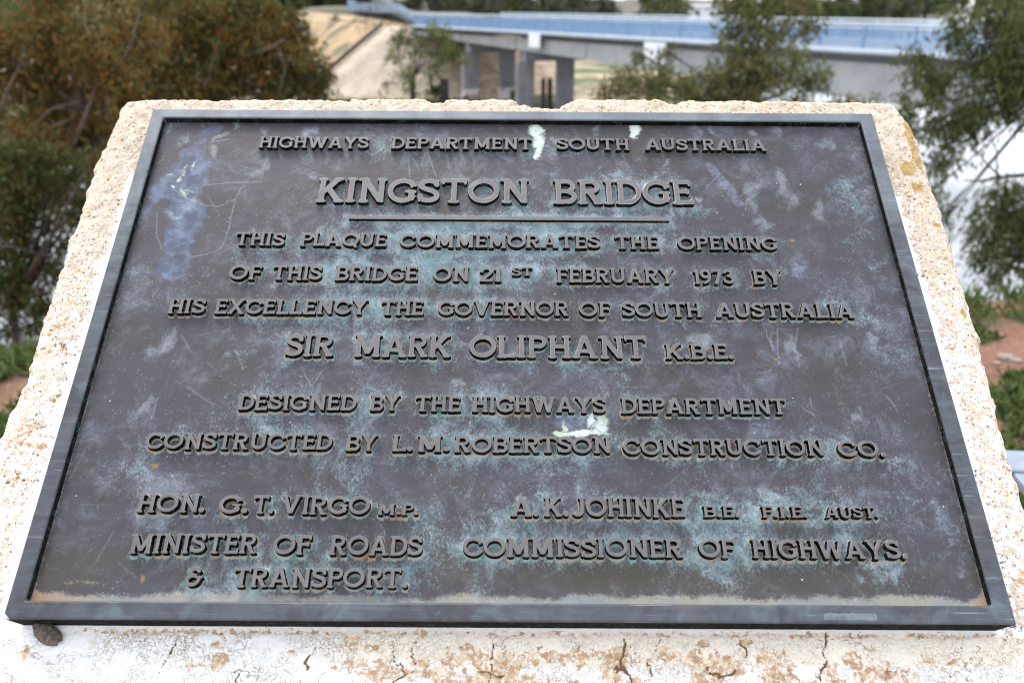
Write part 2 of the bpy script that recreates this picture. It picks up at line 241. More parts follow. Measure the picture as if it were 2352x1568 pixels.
# bronze panel: brown patina, verdigris, dust and stains that lie where the vertex attributes say
def panel_material():
    t = NT('weathered_bronze_panel'); A = t.attr('patina'); B = t.attr('stains'); C = t.attr('marks')
    streak = t.noise(60, 4, 0.6, t.obj((0.12, 1.6, 1)))
    big = t.noise(9, 5, 0.6); mid = t.noise(38, 5, 0.65, dist=0.6); fine = t.noise(420, 3, 0.6); grain = t.noise(900, 2, 0.5)
    col = t.mix(t.step(big, 0.38, 0.66), (0.056, 0.050, 0.061), (0.050, 0.044, 0.043))
    col = t.mix(t.mul(t.step(streak, 0.45, 0.75), 0.30), col, (0.082, 0.080, 0.092))
    mist = t.mul(t.step(t.noise(30, 8, 0.78, dist=0.5), 0.44, 0.72), t.step(t.noise(8, 4), 0.36, 0.60))
    col = t.mix(t.mul(mist, 0.75), col, (0.155, 0.168, 0.205))
    spk = t.mul(t.step(fine, 0.60, 0.72), t.step(t.noise(60, 3), 0.42, 0.60))
    col = t.mix(t.mul(spk, 0.5), col, (0.28, 0.31, 0.34))
    col = t.mix(t.mul(A[3], 0.55), col, (0.060, 0.052, 0.030))                                    # olive browns at the foot
    blue = t.step(t.addm(B[0], t.addm(t.mul(t.addm(mid, -0.5), 0.9), t.mul(t.addm(fine, -0.5), 0.3))), 0.30, 0.66)
    bl = t.mix(t.step(t.noise(55, 5, 0.6), 0.36, 0.66), (0.052, 0.066, 0.110), (0.14, 0.175, 0.25))
    col = t.mix(t.mul(blue, t.step(t.noise(24, 5, 0.65), 0.25, 0.62, 0.45, 0.90)), col, bl)
    vn = t.addm(t.mul(t.noise(38, 7, 0.75, t.obj((1, 0.8, 1)), dist=0.6), 0.62), t.mul(t.noise(560, 3, 0.65, t.obj((1, 0.6, 1))), 0.38))
    ver = t.mul(t.step(t.addm(A[1], t.mul(t.addm(vn, -0.5), 3.6)), 0.34, 1.30), t.step(A[1], 0.02, 0.3))
    vcol = t.mix(t.step(t.noise(70, 4), 0.38, 0.64), (0.19, 0.31, 0.32), (0.34, 0.425, 0.46))
    col = t.mix(t.mul(ver, 0.74), col, vcol)
    pale = t.step(t.addm(B[2], t.mul(t.addm(vn, -0.5), 2.4)), 0.42, 1.25)
    col = t.mix(t.mul(pale, 0.48), col, (0.29, 0.325, 0.36))
    hal = t.mul(t.step(t.addm(A[0], t.mul(t.addm(vn, -0.52), 1.5)), 0.46, 0.80), t.step(A[0], 0.03, 0.25))
    hcol = t.mix(t.step(t.noise(45, 3), 0.50, 0.62), (0.38, 0.35, 0.27), (0.40, 0.25, 0.14))
    hcol = t.mix(t.step(t.noise(22, 3), 0.50, 0.60), hcol, (0.30, 0.385, 0.37))
    col = t.mix(t.mul(hal, 0.72), col, hcol)
    dust = t.step(t.addm(A[2], t.addm(t.mul(t.addm(fine, -0.5), 1.0), t.mul(t.addm(mid, -0.5), 0.7))), 0.28, 0.95)
    dcol = t.mix(t.step(t.noise(16, 4), 0.40, 0.62), (0.44, 0.41, 0.33), (0.33, 0.36, 0.36))
    dcol = t.mix(C[1], dcol, (0.50, 0.27, 0.11))
    col = t.mix(t.mul(dust, 0.5), col, dcol)
    col = t.mix(t.mul(t.mul(C[2], t.step(t.noise(200, 4, .7), 0.30, 0.62)), 0.75), col, (0.22, 0.25, 0.35))
    white = t.step(t.addm(B[1], t.addm(t.mul(t.addm(fine, -0.5), 0.9), t.mul(t.addm(t.noise(90, 4), -0.5), 1.2))), 0.34, 0.95)
    wc = t.mix(t.step(t.noise(60, 3), 0.42, 0.6), (0.60, 0.66, 0.62), (0.46, 0.52, 0.38))
    col = t.mix(t.mul(white, 0.92), col, wc)
    col = t.mix(t.mul(B[3], 0.75), col, (0.27, 0.21, 0.035))
    col = t.mix(t.mul(t.mul(C[0], t.step(grain, 0.35, 0.6)), 0.42), col, (0.36, 0.38, 0.41))
    pits = t.step(t.noise(260, 2), 0.70, 0.76)
    col = t.mix(pits, col, (0.03, 0.028, 0.03))
    dull = t.math('MAXIMUM', t.math('MAXIMUM', ver, white), t.math('MAXIMUM', dust, hal))
    t.set(Base_Color=col, Specular_IOR_Level=0.38, Metallic=t.mul(t.math('SUBTRACT', 1.0, dull), 0.25), Roughness=t.addm(t.mul(dull, 0.3), t.addm(0.40, t.mul(mid, 0.2))))
    t.bump(t.addm(t.mul(fine, 0.6), t.addm(t.mul(streak, 0.5), t.mul(dull, 0.5))), 0.30, 0.0006)
    return t.m

def frame_material():
    t = NT('worn_bronze_frame')
    mid = t.noise(26, 5, 0.65, dist=0.8); fine = t.noise(500, 3)
    st = t.noise(70, 4, 0.6, t.obj((0.10, 1.8, 1)))
    col = t.mix(t.step(mid, 0.35, 0.65), (0.046, 0.044, 0.052), (0.072, 0.082, 0.094))
    col = t.mix(t.mul(t.step(st, 0.48, 0.72), 0.28), col, (0.15, 0.175, 0.195))
    col = t.mix(t.mul(t.step(t.noise(18, 4, 0.6, dist=1.2), 0.54, 0.72), 0.35), col, (0.17, 0.225, 0.24))
    col = t.mix(t.mul(t.step(t.noise(14, 3), 0.58, 0.70), 0.5), col, (0.10, 0.085, 0.085))
    col = t.mix(t.mul(t.step(fine, 0.68, 0.76), 0.6), col, (0.36, 0.40, 0.42))
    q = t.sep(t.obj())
    sheen_film = t.mul(t.step(t.addm(q[1], t.mul(t.addm(mid, -0.5), 0.35)), 0.30, 0.66), 0.62)  # pale patina plus grazing sky reflection painted in, stronger towards the top
    col = t.mix(sheen_film, col, t.mix(t.step(t.noise(22, 4), .4, .62), (0.17, 0.19, 0.215), (0.225, 0.265, 0.28)))
    u0, u1, v0, v1 = PATCH[0][0], PATCH[1][0], PATCH[2][1], PATCH[0][1]
    wob = t.mul(t.addm(t.noise(120, 3), -0.5), 0.003)
    x = t.addm(q[0], wob); y = t.addm(q[1], wob)
    box = t.mul(t.mul(t.math('GREATER_THAN', x, u0), t.math('LESS_THAN', x, u1)), t.mul(t.math('GREATER_THAN', y, v0), t.math('LESS_THAN', y, v1)))
    col = t.mix(t.mul(t.mul(box, t.step(t.noise(160, 4, .7), .25, .6)), 0.6), col, (0.22, 0.26, 0.26))
    chip = t.math('LESS_THAN', t.addm(t.addm(q[0], q[1]), t.mul(wob, 0.6)), 0.006)
    col = t.mix(chip, col, (0.62, 0.66, 0.66))
    lineq = t.mul(t.step(t.noise(330, 3, .6, t.obj((0.03, 1, 1))), 0.60, 0.68), t.step(t.noise(20, 3), 0.45, 0.6))
    col = t.mix(t.mul(lineq, 0.5), col, (0.26, 0.30, 0.32))
    t.set(Base_Color=col, Metallic=0.3, Roughness=t.addm(0.30, t.mul(mid, 0.34)))
    t.bump(t.addm(t.mul(st, 0.7), t.mul(fine, 0.4)), 0.18, 0.0005)
    return t.m

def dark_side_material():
    t = NT('shade_darkened_bronze_side')
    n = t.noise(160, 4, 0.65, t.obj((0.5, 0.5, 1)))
    col = t.mix(t.step(n, 0.4, 0.7), (0.006, 0.006, 0.006), (0.018, 0.016, 0.014))  # side walls near-black: shade below letters and frame edges put into the colour
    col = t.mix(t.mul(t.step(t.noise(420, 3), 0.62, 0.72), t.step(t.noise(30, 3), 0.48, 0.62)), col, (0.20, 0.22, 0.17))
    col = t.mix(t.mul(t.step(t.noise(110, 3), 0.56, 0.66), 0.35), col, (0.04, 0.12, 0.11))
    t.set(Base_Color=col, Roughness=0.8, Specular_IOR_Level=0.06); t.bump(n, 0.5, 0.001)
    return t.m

def letter_material():
    t = NT('rubbed_bronze_letter')
    n = t.noise(40, 4); st = t.noise(220, 3, 0.6, t.obj((0.2, 1, 1)))
    col = t.mix(t.step(n, 0.36, 0.66), (0.122, 0.112, 0.114), (0.148, 0.134, 0.128))
    col = t.mix(t.mul(t.step(st, 0.5, 0.75), 0.35), col, (0.18, 0.172, 0.178))
    col = t.mix(t.mul(t.step(t.noise(48, 5, 0.7), 0.56, 0.72), 0.4), col, (0.19, 0.23, 0.235))
    col = t.mix(t.mul(t.step(t.noise(300, 2), 0.66, 0.76), 0.5), col, (0.06, 0.055, 0.06))
    t.set(Base_Color=col, Metallic=0.25, Roughness=0.48, Specular_IOR_Level=0.4); t.bump(st, 0.12, 0.0004)
    return t.m

def stone_material():
    t = NT('peeling_whitewashed_concrete'); A = t.attr('wear'); B = t.attr('wear_more')
    fine = t.noise(330, 4, 0.65); mid = t.noise(85, 5, 0.65); grit = t.noise(700, 2)
    pts = t.vor(230, 'F1', out='Distance')
    # bare sandy concrete
    sand = t.mix(t.step(mid, 0.34, 0.66), (0.52, 0.41, 0.30), (0.68, 0.57, 0.455))
    sand = t.mix(t.mul(t.step(fine, 0.50, 0.68), 0.5), sand, (0.76, 0.68, 0.58))
    sand = t.mix(t.mul(t.step(t.noise(150, 4), 0.62, 0.70), 0.65), sand, (0.30, 0.17, 0.075))
    sand = t.mix(t.mul(t.step(grit, 0.66, 0.74), 0.5), sand, (0.20, 0.14, 0.09))
    # whitewash
    paint = t.mix(t.mul(B[1], 0.9), (0.84, 0.83, 0.81), (0.83, 0.745, 0.61))
    paint = t.mix(t.mul(t.step(t.noise(26, 4), 0.5, 0.75), 0.18), paint, (0.70, 0.66, 0.62))
    warp = t.t.nodes.new('ShaderNodeMix'); warp.data_type = 'VECTOR'
    warp.inputs[0].default_value = 0.03
    t.t.links.new(t.obj(), warp.inputs[4]); t.t.links.new(t.noise(120, 3, out='Color'), warp.inputs[5])
    cr = t.vor(150, vec=warp.outputs[1]); cr2 = t.vor(330, vec=warp.outputs[1])
    wide = t.mul(t.step(t.noise(32, 3), 0.30, 0.62), B[0])
    net = t.mul(t.step(cr, 0.095, 0.03), wide); net2 = t.mul(t.step(cr2, 0.06, 0.02), t.mul(wide, t.step(t.noise(50, 3), 0.48, 0.6)))
    big = t.vor(26, vec=warp.outputs[1]); hair = t.mul(t.mul(t.step(big, 0.020, 0.006), t.step(t.noise(24, 3), 0.46, 0.56)), t.step(t.noise(300, 3), 0.34, 0.5))
    hair = t.mul(hair, t.step(B[0], 0.1, 0.5))
    paint = t.mix(t.mul(net, 0.72), paint, (0.36, 0.24, 0.15)); paint = t.mix(t.mul(net2, 0.4), paint, (0.5, 0.38, 0.26))
    # where the paint is gone
    flake = t.vor(260, 'F1', out='Color')
    sepf = t.t.nodes.new('ShaderNodeSeparateColor'); t.t.links.new(flake, sepf.inputs[0])
    bare = t.step(t.addm(A[0], t.addm(t.mul(t.addm(mid, -0.5), 1.6), t.mul(t.addm(sepf.outputs[0], -0.5), 0.35))), 0.47, 0.56)
    col = t.mix(bare, paint, sand)
    brn = t.step(t.addm(A[1], t.addm(t.mul(t.addm(mid, -0.5), 1.3), t.mul(t.addm(sepf.outputs[0], -0.5), 0.6))), 0.44, 0.58)
    bcol = t.mix(t.step(t.noise(120, 4), 0.36, 0.64), (0.46, 0.26, 0.12), (0.76, 0.60, 0.42))
    bcol = t.mix(t.mul(t.step(t.noise(240, 4, 0.7), 0.52, 0.62), 0.85), bcol, (0.84, 0.80, 0.74))
    bcol = t.mix(t.mul(t.step(fine, 0.56, 0.66), 0.75), bcol, (0.20, 0.085, 0.04))
    col = t.mix(t.mul(brn, 0.9), col, bcol)
    pit = t.mul(t.step(t.noise(330, 3, 0.6), 0.60, 0.66), t.step(t.addm(A[0], B[2]), 0.12, 0.45))
    col = t.mix(t.mul(pit, 0.9), col, (0.10, 0.055, 0.03))
    mus = t.step(t.addm(A[2], t.addm(t.mul(t.addm(mid, -0.5), 1.4), t.mul(t.addm(fine, -0.5), 1.2))), 0.45, 0.80)
    col = t.mix(t.mul(mus, 0.8), col, (0.36, 0.225, 0.04))
    dk = t.step(t.addm(B[2], t.mul(t.addm(fine, -0.5), 1.6)), 0.62, 0.78)
    col = t.mix(t.mul(dk, 0.85), col, (0.07, 0.05, 0.042))
    crk = t.step(t.addm(A[3], t.mul(t.addm(fine, -0.5), 0.5)), 0.42, 0.62)
    col = t.mix(crk, col, (0.032, 0.013, 0.006))
    col = t.mix(t.mul(hair, .75), col, (0.20, 0.10, 0.05))
    stain = t.step(t.addm(A[3], t.mul(t.addm(mid, -0.5), 0.6)), 0.12, 0.5)
    col = t.mix(t.mul(stain, 0.5), col, (0.34, 0.19, 0.09))
    t.set(Base_Color=col, Roughness=0.9)
    h = t.addm(t.mul(fine, 0.5), t.addm(t.mul(t.math('SUBTRACT', 1.0, bare), 0.5), t.mul(pts, 0.5)))
    h = t.math('SUBTRACT', h, t.addm(t.mul(crk, 1.2), t.addm(t.mul(net, 0.35), t.mul(pit, 0.8))))
    t.bump(h, 0.55, 0.0022)
    return t.m

def leaf_material(name):
    t = NT(name); a = t.attr('leaf_colour'); n = t.noise(1.4, 3)
    col = t.mix(t.mul(t.step(n, 0.45, 0.7), 0.2), a[4], (0.085, 0.10, 0.035))
    t.set(Base_Color=col, Roughness=0.7, Specular_IOR_Level=0.12)
    tr = t.t.nodes.new('ShaderNodeBsdfTranslucent'); t.put(tr.inputs[0], col)
    mx = t.t.nodes.new('ShaderNodeMixShader'); mx.inputs[0].default_value = 0.18
    t.t.links.new(t.p.outputs[0], mx.inputs[1]); t.t.links.new(tr.outputs[0], mx.inputs[2]); t.t.links.new(mx.outputs[0], t.out.inputs[0])
    return t.m

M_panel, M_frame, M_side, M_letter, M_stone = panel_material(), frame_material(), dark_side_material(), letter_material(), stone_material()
M_leaf = leaf_material('leaf')
M_bark = simple('gum_bark', (0.08, 0.055, 0.042), (0.17, 0.13, 0.10), 6, 0.85, bump=0.4, bdist=0.02)
M_darkbark = simple('dark_bark', (0.035, 0.028, 0.024), (0.09, 0.07, 0.06), 9, 0.9, bump=0.4, bdist=0.02)
M_rim = simple('highlit_rubbed_bronze_edge', (0.20, 0.19, 0.185), (0.29, 0.285, 0.275), 90, 0.38, 0.4)  # edge highlight painted in as lighter metal, along with rubbed wear
M_concrete = simple('bridge_concrete', (0.30, 0.305, 0.305), (0.38, 0.38, 0.37), 0.5, 0.85, bump=0.15)
M_pier = simple('grey_pier_concrete', (0.20, 0.21, 0.225), (0.265, 0.275, 0.29), 0.8, 0.85, bump=0.2)
M_rail = simple('galvanised_blue_grey_rail', (0.20, 0.32, 0.49), (0.25, 0.375, 0.53), 2, 0.45, 0.1)
M_railtop = simple('pale_galvanised_rail', (0.58, 0.64, 0.70), (0.66, 0.71, 0.76), 2, 0.4, 0.1)
M_road = simple('asphalt', (0.05, 0.05, 0.052), (0.07, 0.07, 0.07), 3, 0.9)
M_white = simple('white_paint', (0.78, 0.79, 0.80), (0.84, 0.84, 0.84), 1.5, 0.6)
M_roof = simple('grey_roof_sheet', (0.25, 0.26, 0.27), (0.32, 0.33, 0.34), 2, 0.5)
M_glass = simple('dark_window_glass', (0.03, 0.035, 0.04), (0.05, 0.055, 0.06), 2, 0.15)
M_timber = simple('weathered_black_timber', (0.018, 0.015, 0.013), (0.05, 0.04, 0.035), 4, 0.9, bump=0.5, bdist=0.03)
M_alu = simple('blue_grey_painted_metal', (0.22, 0.25, 0.31), (0.28, 0.31, 0.37), 12, 0.42, 0.25)
M_rock = simple('pale_rock', (0.26, 0.21, 0.175), (0.36, 0.31, 0.265), 14, 0.9, bump=0.5)
M_graffiti = simple('white_and_red_daubed_paint', (0.62, 0.62, 0.62), (0.30, 0.10, 0.11), 1.6, 0.8, lo=0.52, hi=0.58)
M_cocoon = simple('silk_and_mud_cocoon', (0.08, 0.065, 0.055), (0.20, 0.16, 0.12), 260, 0.9, bump=0.8, bdist=0.002)

# ------------------------------------------------------------------ raised letters: signed distance glyphs, traced into meshes
def smin(a, b, k=0.06):
    h = np.clip(0.5 + 0.5 * (b - a) / k, 0, 1); return b + (a - b) * h - k * h * (1 - h)
def g_box(X, Y, x0, x1, y0, y1):
    dx = np.abs(X - (x0 + x1) / 2) - (x1 - x0) / 2; dy = np.abs(Y - (y0 + y1) / 2) - (y1 - y0) / 2
    return np.hypot(np.maximum(dx, 0), np.maximum(dy, 0)) + np.minimum(np.maximum(dx, dy), 0)
def g_seg(X, Y, p, q, w):
    dx, dy = q[0] - p[0], q[1] - p[1]; l = math.hypot(dx, dy); dx /= l; dy /= l
    a = (X - p[0]) * dx + (Y - p[1]) * dy - l / 2; b = -(X - p[0]) * dy + (Y - p[1]) * dx
    a = np.abs(a) - l / 2; b = np.abs(b) - w / 2
    return np.hypot(np.maximum(a, 0), np.maximum(b, 0)) + np.minimum(np.maximum(a, b), 0)
def g_ell(X, Y, cx, cy, rx, ry):
    x, y = (X - cx) / rx, (Y - cy) / ry; k = np.hypot(x, y) + 1e-6
    g = np.hypot(x / rx, y / ry) + 1e-6
    return k * (k - 1) / g
def g_ring(X, Y, cx, cy, rx, ry, w): return np.abs(g_ell(X, Y, cx, cy, rx, ry)) - w / 2
def g_line(X, Y, pts, w): return seg_dist(X, Y, pts) - w / 2
def spline(p, n=7):
    out = []
    q = [p[0]] + list(p) + [p[-1]]
    for i in range(1, len(q) - 2):
        a, b, c, d = (np.array(q[i + k], float) for k in (-1, 0, 1, 2))
        for t in np.linspace(0, 1, n, endpoint=False):
            out.append(tuple(0.5 * (2 * b + (c - a) * t + (2 * a - 5 * b + 4 * c - d) * t * t + (3 * b - a - 3 * c + d) * t ** 3)))
    out.append(tuple(p[-1])); return out

WS, WT = 0.150, 0.118
def glyph(ch, X, Y):
    clip = lambda d: np.maximum(d, np.maximum(-Y, Y - 1))
    stem = lambda x: g_box(X, Y, x - WS / 2, x + WS / 2, 0, 1)
    def srf(d, *xy, s=0.165):
        for x, y in xy:
            d = smin(d, g_box(X, Y, x - s, x + s, 0.0 if y == 0 else 0.95, 0.05 if y == 0 else 1.0))
        return d
    bar = lambda x0, x1, y: g_box(X, Y, x0, x1, y - WT / 2, y + WT / 2)
    mn = np.minimum
    vt = lambda x, y0, y1: g_box(X, Y, x - 0.025, x + 0.025, y0, y1)      # small vertical serif on an arm
    if ch == 'H': return srf(mn(mn(stem(.2), stem(.82)), bar(.2, .82, .52)), (.2, 0), (.2, 1), (.82, 0), (.82, 1))
    if ch == 'I': return srf(stem(.2), (.2, 0), (.2, 1), s=0.18)
    if ch == '1': return srf(mn(stem(.2), clip(g_seg(X, Y, (.02, .84), (.2, .98), .12))), (.2, 0))
    if ch == 'T': return srf(smin(smin(mn(stem(.46), bar(.02, .90, 1 - WT / 2)), vt(.045, .78, 1), .05), vt(.875, .78, 1), .05), (.46, 0), s=0.19)
    if ch == 'L': return srf(smin(mn(stem(.2), bar(.2, .78, WT / 2)), vt(.755, 0, .24), .05), (.2, 0), (.2, 1))
    if ch in 'EF':
        d = mn(mn(stem(.2), bar(.2, .74, 1 - WT / 2)), bar(.2, .64, .53))
        d = smin(smin(d, vt(.72, .78, 1), .05), vt(.62, .43, .63), .05)
        if ch == 'E': d = smin(mn(d, bar(.2, .78, WT / 2)), vt(.76, 0, .23), .05)
        return srf(d, (.2, 0), (.2, 1))
    if ch in 'PRB':
        ry = .27 - WT / 2 + .01
        cy = 1 - .27
        bowl = np.maximum(g_ring(X, Y, .50, cy - .005, .265, ry, WT + .01), .50 - X)
        d = mn(mn(mn(stem(.2), bowl), bar(.2, .51, 1 - WT / 2)), bar(.2, .51, cy - ry))
        if ch == 'R': d = srf(mn(d, clip(g_seg(X, Y, (.42, .56), (.80, -.08), WS))), (.80, 0), s=.14)
        if ch == 'B':
            c2 = .28; low = np.maximum(g_ring(X, Y, .52, c2, .29, .28 - WT / 2, WT + .015), .52 - X)
            d = mn(mn(d, low), bar(.2, .53, WT / 2))
        return srf(d, (.2, 0), (.2, 1), s=.16)
    if ch == 'D':
        bowl = np.maximum(g_ring(X, Y, .46, .5, .43, .5 - WT / 2, WS - .01), .46 - X)
        return srf(mn(mn(mn(stem(.2), bowl), bar(.2, .47, 1 - WT / 2)), bar(.2, .47, WT / 2)), (.2, 0), (.2, 1), s=.16)
    if ch in 'OQ':
        d = g_ring(X, Y, .58, .5, .485, .43, .142)
        if ch == 'Q': d = mn(d, g_seg(X, Y, (.60, .32), (1.02, -.08), .16))
        return d
    if ch in 'CG':
        d = g_ring(X, Y, .56, .5, .47, .43, .142)
        d = np.maximum(d, -g_box(X, Y, .70, 1.4, .28, .715))
        d = smin(d, vt(.885, .64, .93), .05)
        if ch == 'C': d = smin(d, vt(.885, .10, .30), .05)
        else: d = smin(mn(d, g_box(X, Y, .80, .97, .10, .50)), g_box(X, Y, .66, 1.03, .44, .50), .05)
        return d
    if ch == 'S':
        p = spline([(.70, .76), (.62, .88), (.42, .925), (.22, .87), (.135, .73), (.22, .61), (.42, .53), (.64, .44), (.735, .28), (.64, .13), (.42, .075), (.20, .12), (.11, .26)])
        return smin(smin(g_line(X, Y, p, .142), vt(.735, .70, .97), .05), vt(.085, .03, .30), .05)
    if ch == 'U':
        lo = np.maximum(g_ring(X, Y, .52, .36, .325, .285, .145), Y - .36)
        return srf(mn(mn(g_box(X, Y, .195 - WS / 2, .195 + WS / 2, .35, 1), g_box(X, Y, .845 - WS / 2, .845 + WS / 2, .35, 1)), lo), (.195, 1), (.845, 1))
    if ch == 'J':
        lo = np.maximum(g_ring(X, Y, .26, .28, .245, .205, .16), Y - .28)
        lo = np.maximum(lo, -g_box(X, Y, -.3, .13, .13, .5))
        return srf(mn(g_box(X, Y, .505 - WS / 2, .505 + WS / 2, .27, 1), lo), (.505, 1))
    if ch == 'A':
        d = clip(mn(g_seg(X, Y, (.53, 1.05), (.14, -.05), WS), g_seg(X, Y, (.53, 1.05), (.93, -.05), WS)))
        return srf(mn(d, bar(.28, .8, .30)), (.15, 0), (.92, 0), s=.155)
    if ch == 'V':
        return srf(clip(mn(g_seg(X, Y, (.52, -.05), (.14, 1.05), WS), g_seg(X, Y, (.52, -.05), (.90, 1.05), WS))), (.15, 1), (.89, 1), s=.15)
    if ch == 'W':
        d = mn(mn(g_seg(X, Y, (.42, -.05), (.13, 1.05), WS), g_seg(X, Y, (.42, -.05), (.72, 1.05), .165)), mn(g_seg(X, Y, (1.02, -.05), (.72, 1.05), WS), g_seg(X, Y, (1.02, -.05), (1.32, 1.05), .165)))
        return srf(clip(d), (.14, 1), (1.31, 1), s=.14)
    if ch == 'Y':
        d = mn(mn(clip(g_seg(X, Y, (.50, .44), (.12, 1.06), WS)), clip(g_seg(X, Y, (.50, .44), (.88, 1.06), WS))), g_box(X, Y, .5 - WS / 2, .5 + WS / 2, 0, .5))
        return srf(d, (.5, 0), (.15, 1), (.85, 1), s=.15)
    if ch == 'N':
        return srf(mn(mn(stem(.2), stem(.84)), clip(g_seg(X, Y, (.16, 1.04), (.88, -.04), WS + .01))), (.2, 0), (.14, 1), (.84, 1), s=.155)
    if ch == 'M':
        d = mn(mn(g_box(X, Y, .2 - .08, .2 + .08, 0, 1), g_box(X, Y, 1.02 - .09, 1.02 + .09, 0, 1)), np.maximum(clip(mn(g_seg(X, Y, (.17, 1.05), (.61, .12), WS), g_seg(X, Y, (1.05, 1.05), (.61, .12), .165))), .13 - Y))
        return srf(d, (.2, 0), (1.02, 0), (.15, 1), (1.07, 1), s=.15)
    if ch == 'K':
        d = mn(stem(.2), clip(mn(g_seg(X, Y, (.24, .40), (.84, 1.06), WS), g_seg(X, Y, (.42, .60), (.88, -.06), WS))))
        return srf(d, (.2, 0), (.2, 1), (.80, 1), (.86, 0), s=.15)
    if ch == 'X':
        return srf(clip(mn(g_seg(X, Y, (.12, 1.06), (.90, -.06), WS), g_seg(X, Y, (.88, 1.06), (.10, -.06), WS))), (.15, 0), (.86, 0), (.16, 1), (.84, 1), s=.15)
    if ch == '.': return g_ell(X, Y, .14, .12, .13, .13)
    if ch == '&':
        p = spline([(.72, .80), (.58, .92), (.38, .90), (.27, .76), (.36, .62), (.56, .56), (.36, .54), (.16, .40), (.16, .20), (.34, .08), (.58, .10), (.74, .26), (.80, .46)])
        return smin(g_line(X, Y, p, .135), g_box(X, Y, .60, .94, .44, .50), .05)
    if ch == '2':
        p = spline([(.12, .72), (.20, .87), (.40, .925), (.60, .85), (.64, .68), (.54, .50), (.34, .30), (.14, .08)])
        return smin(mn(g_line(X, Y, p, .135), bar(.06, .70, WT / 2)), vt(.68, 0, .2), .05)
    if ch == '3':
        p = spline([(.12, .80), (.26, .915), (.46, .90), (.58, .76), (.50, .60), (.34, .545), (.54, .49), (.66, .30), (.56, .12), (.36, .075), (.16, .12), (.08, .24)])
        return g_line(X, Y, p, .13)
    if ch == '7': return smin(mn(bar(.04, .68, 1 - WT / 2), clip(g_seg(X, Y, (.63, .96), (.26, -.05), .17))), vt(.06, .78, 1), .05)
    if ch == '9':
        p = spline([(.645, .62), (.62, .36), (.50, .14), (.24, .03)])
        return mn(g_ring(X, Y, .37, .68, .275, .245, .15), g_line(X, Y, p, .13))
    return g_box(X, Y, 0, .5, 0, 1)

RES = 28
GX = np.arange(-0.30, 1.60, 1.0 / RES); GY = np.arange(-0.16, 1.16, 1.0 / RES)
GXX, GYY = np.meshgrid(GX, GY)
_gl = {}
def glyph_mesh(ch):
    """outline of one glyph at cap height 1: (bbox, vertices 2d, polygons, outward normals of rim, rim edges)"""
    if ch in _gl: return _gl[ch]
    D = glyph(ch, GXX, GYY)
    D = D + (noise2(GXX * 11, GYY * 11, ord(ch)) - 0.5) * 0.014          # worn casting
    ny, nx = D.shape; key = {}; V = []; P = []
    def vid(k, p):
        if k not in key: key[k] = len(V); V.append(p)
        return key[k]
    for j in range(ny - 1):
        for i in range(nx - 1):
            c = ((i, j), (i + 1, j), (i + 1, j + 1), (i, j + 1)); d = [D[b, a] for a, b in c]
            if min(d) >= 0: continue
            poly = []
            for k in range(4):
                a, b = c[k], c[(k + 1) % 4]; da, db = d[k], d[(k + 1) % 4]
                if da < 0: poly.append(vid(a, (GX[a[0]], GY[a[1]])))
                if (da < 0) != (db < 0):
                    t = da / (da - db)
                    poly.append(vid((min(a, b), max(a, b)), (GX[a[0]] + (GX[b[0]] - GX[a[0]]) * t, GY[a[1]] + (GY[b[1]] - GY[a[1]]) * t)))
            if len(poly) >= 3: P.append(poly)
    V = np.array(V); cnt = {}
    for p in P:
        for a, b in zip(p, p[1:] + p[:1]):
            if (b, a) in cnt: del cnt[(b, a)]
            else: cnt[(a, b)] = 1
    rim = list(cnt); nrm = np.zeros_like(V)
    for a, b in rim:
        e = V[b] - V[a]; q = np.array([e[1], -e[0]]); nrm[a] += q; nrm[b] += q
    l = np.linalg.norm(nrm, axis=1, keepdims=True); nrm = nrm / np.where(l > 1e-9, l, 1)
    bb = (V[:, 0].min(), V[:, 0].max())
    _gl[ch] = (bb, V, P, nrm, rim, D); return _gl[ch]

LETTER_TOP, PANEL_W, BACK_W = -0.0014, -0.0083, -0.030
pl = empty('commemorative_plaque', PL_O, 'rectangular weathered bronze plaque with raised lettering on the sloping face of the whitewashed plinth', 'plaque')
Mx = Matrix((PL_U, PL_V, PL_N)).transposed().to_4x4(); Mx.translation = Vector(PL_O)
pl.matrix_world = Mx
PW_, PH_ = 0.9, 0.6232
IN = (0.0157, 0.8829, 0.0164, 0.6086)             # inner opening: u0 u1 v0 v1

# panel grid, with the distance from every vertex to the nearest letter
pu = np.arange(IN[0] - 0.001, IN[1] + 0.0022, 0.00125); pv = np.arange(IN[2] - 0.001, IN[3] + 0.0022, 0.00125)
PU, PV = np.meshgrid(pu, pv)
LD = np.full(PU.shape, 0.2)

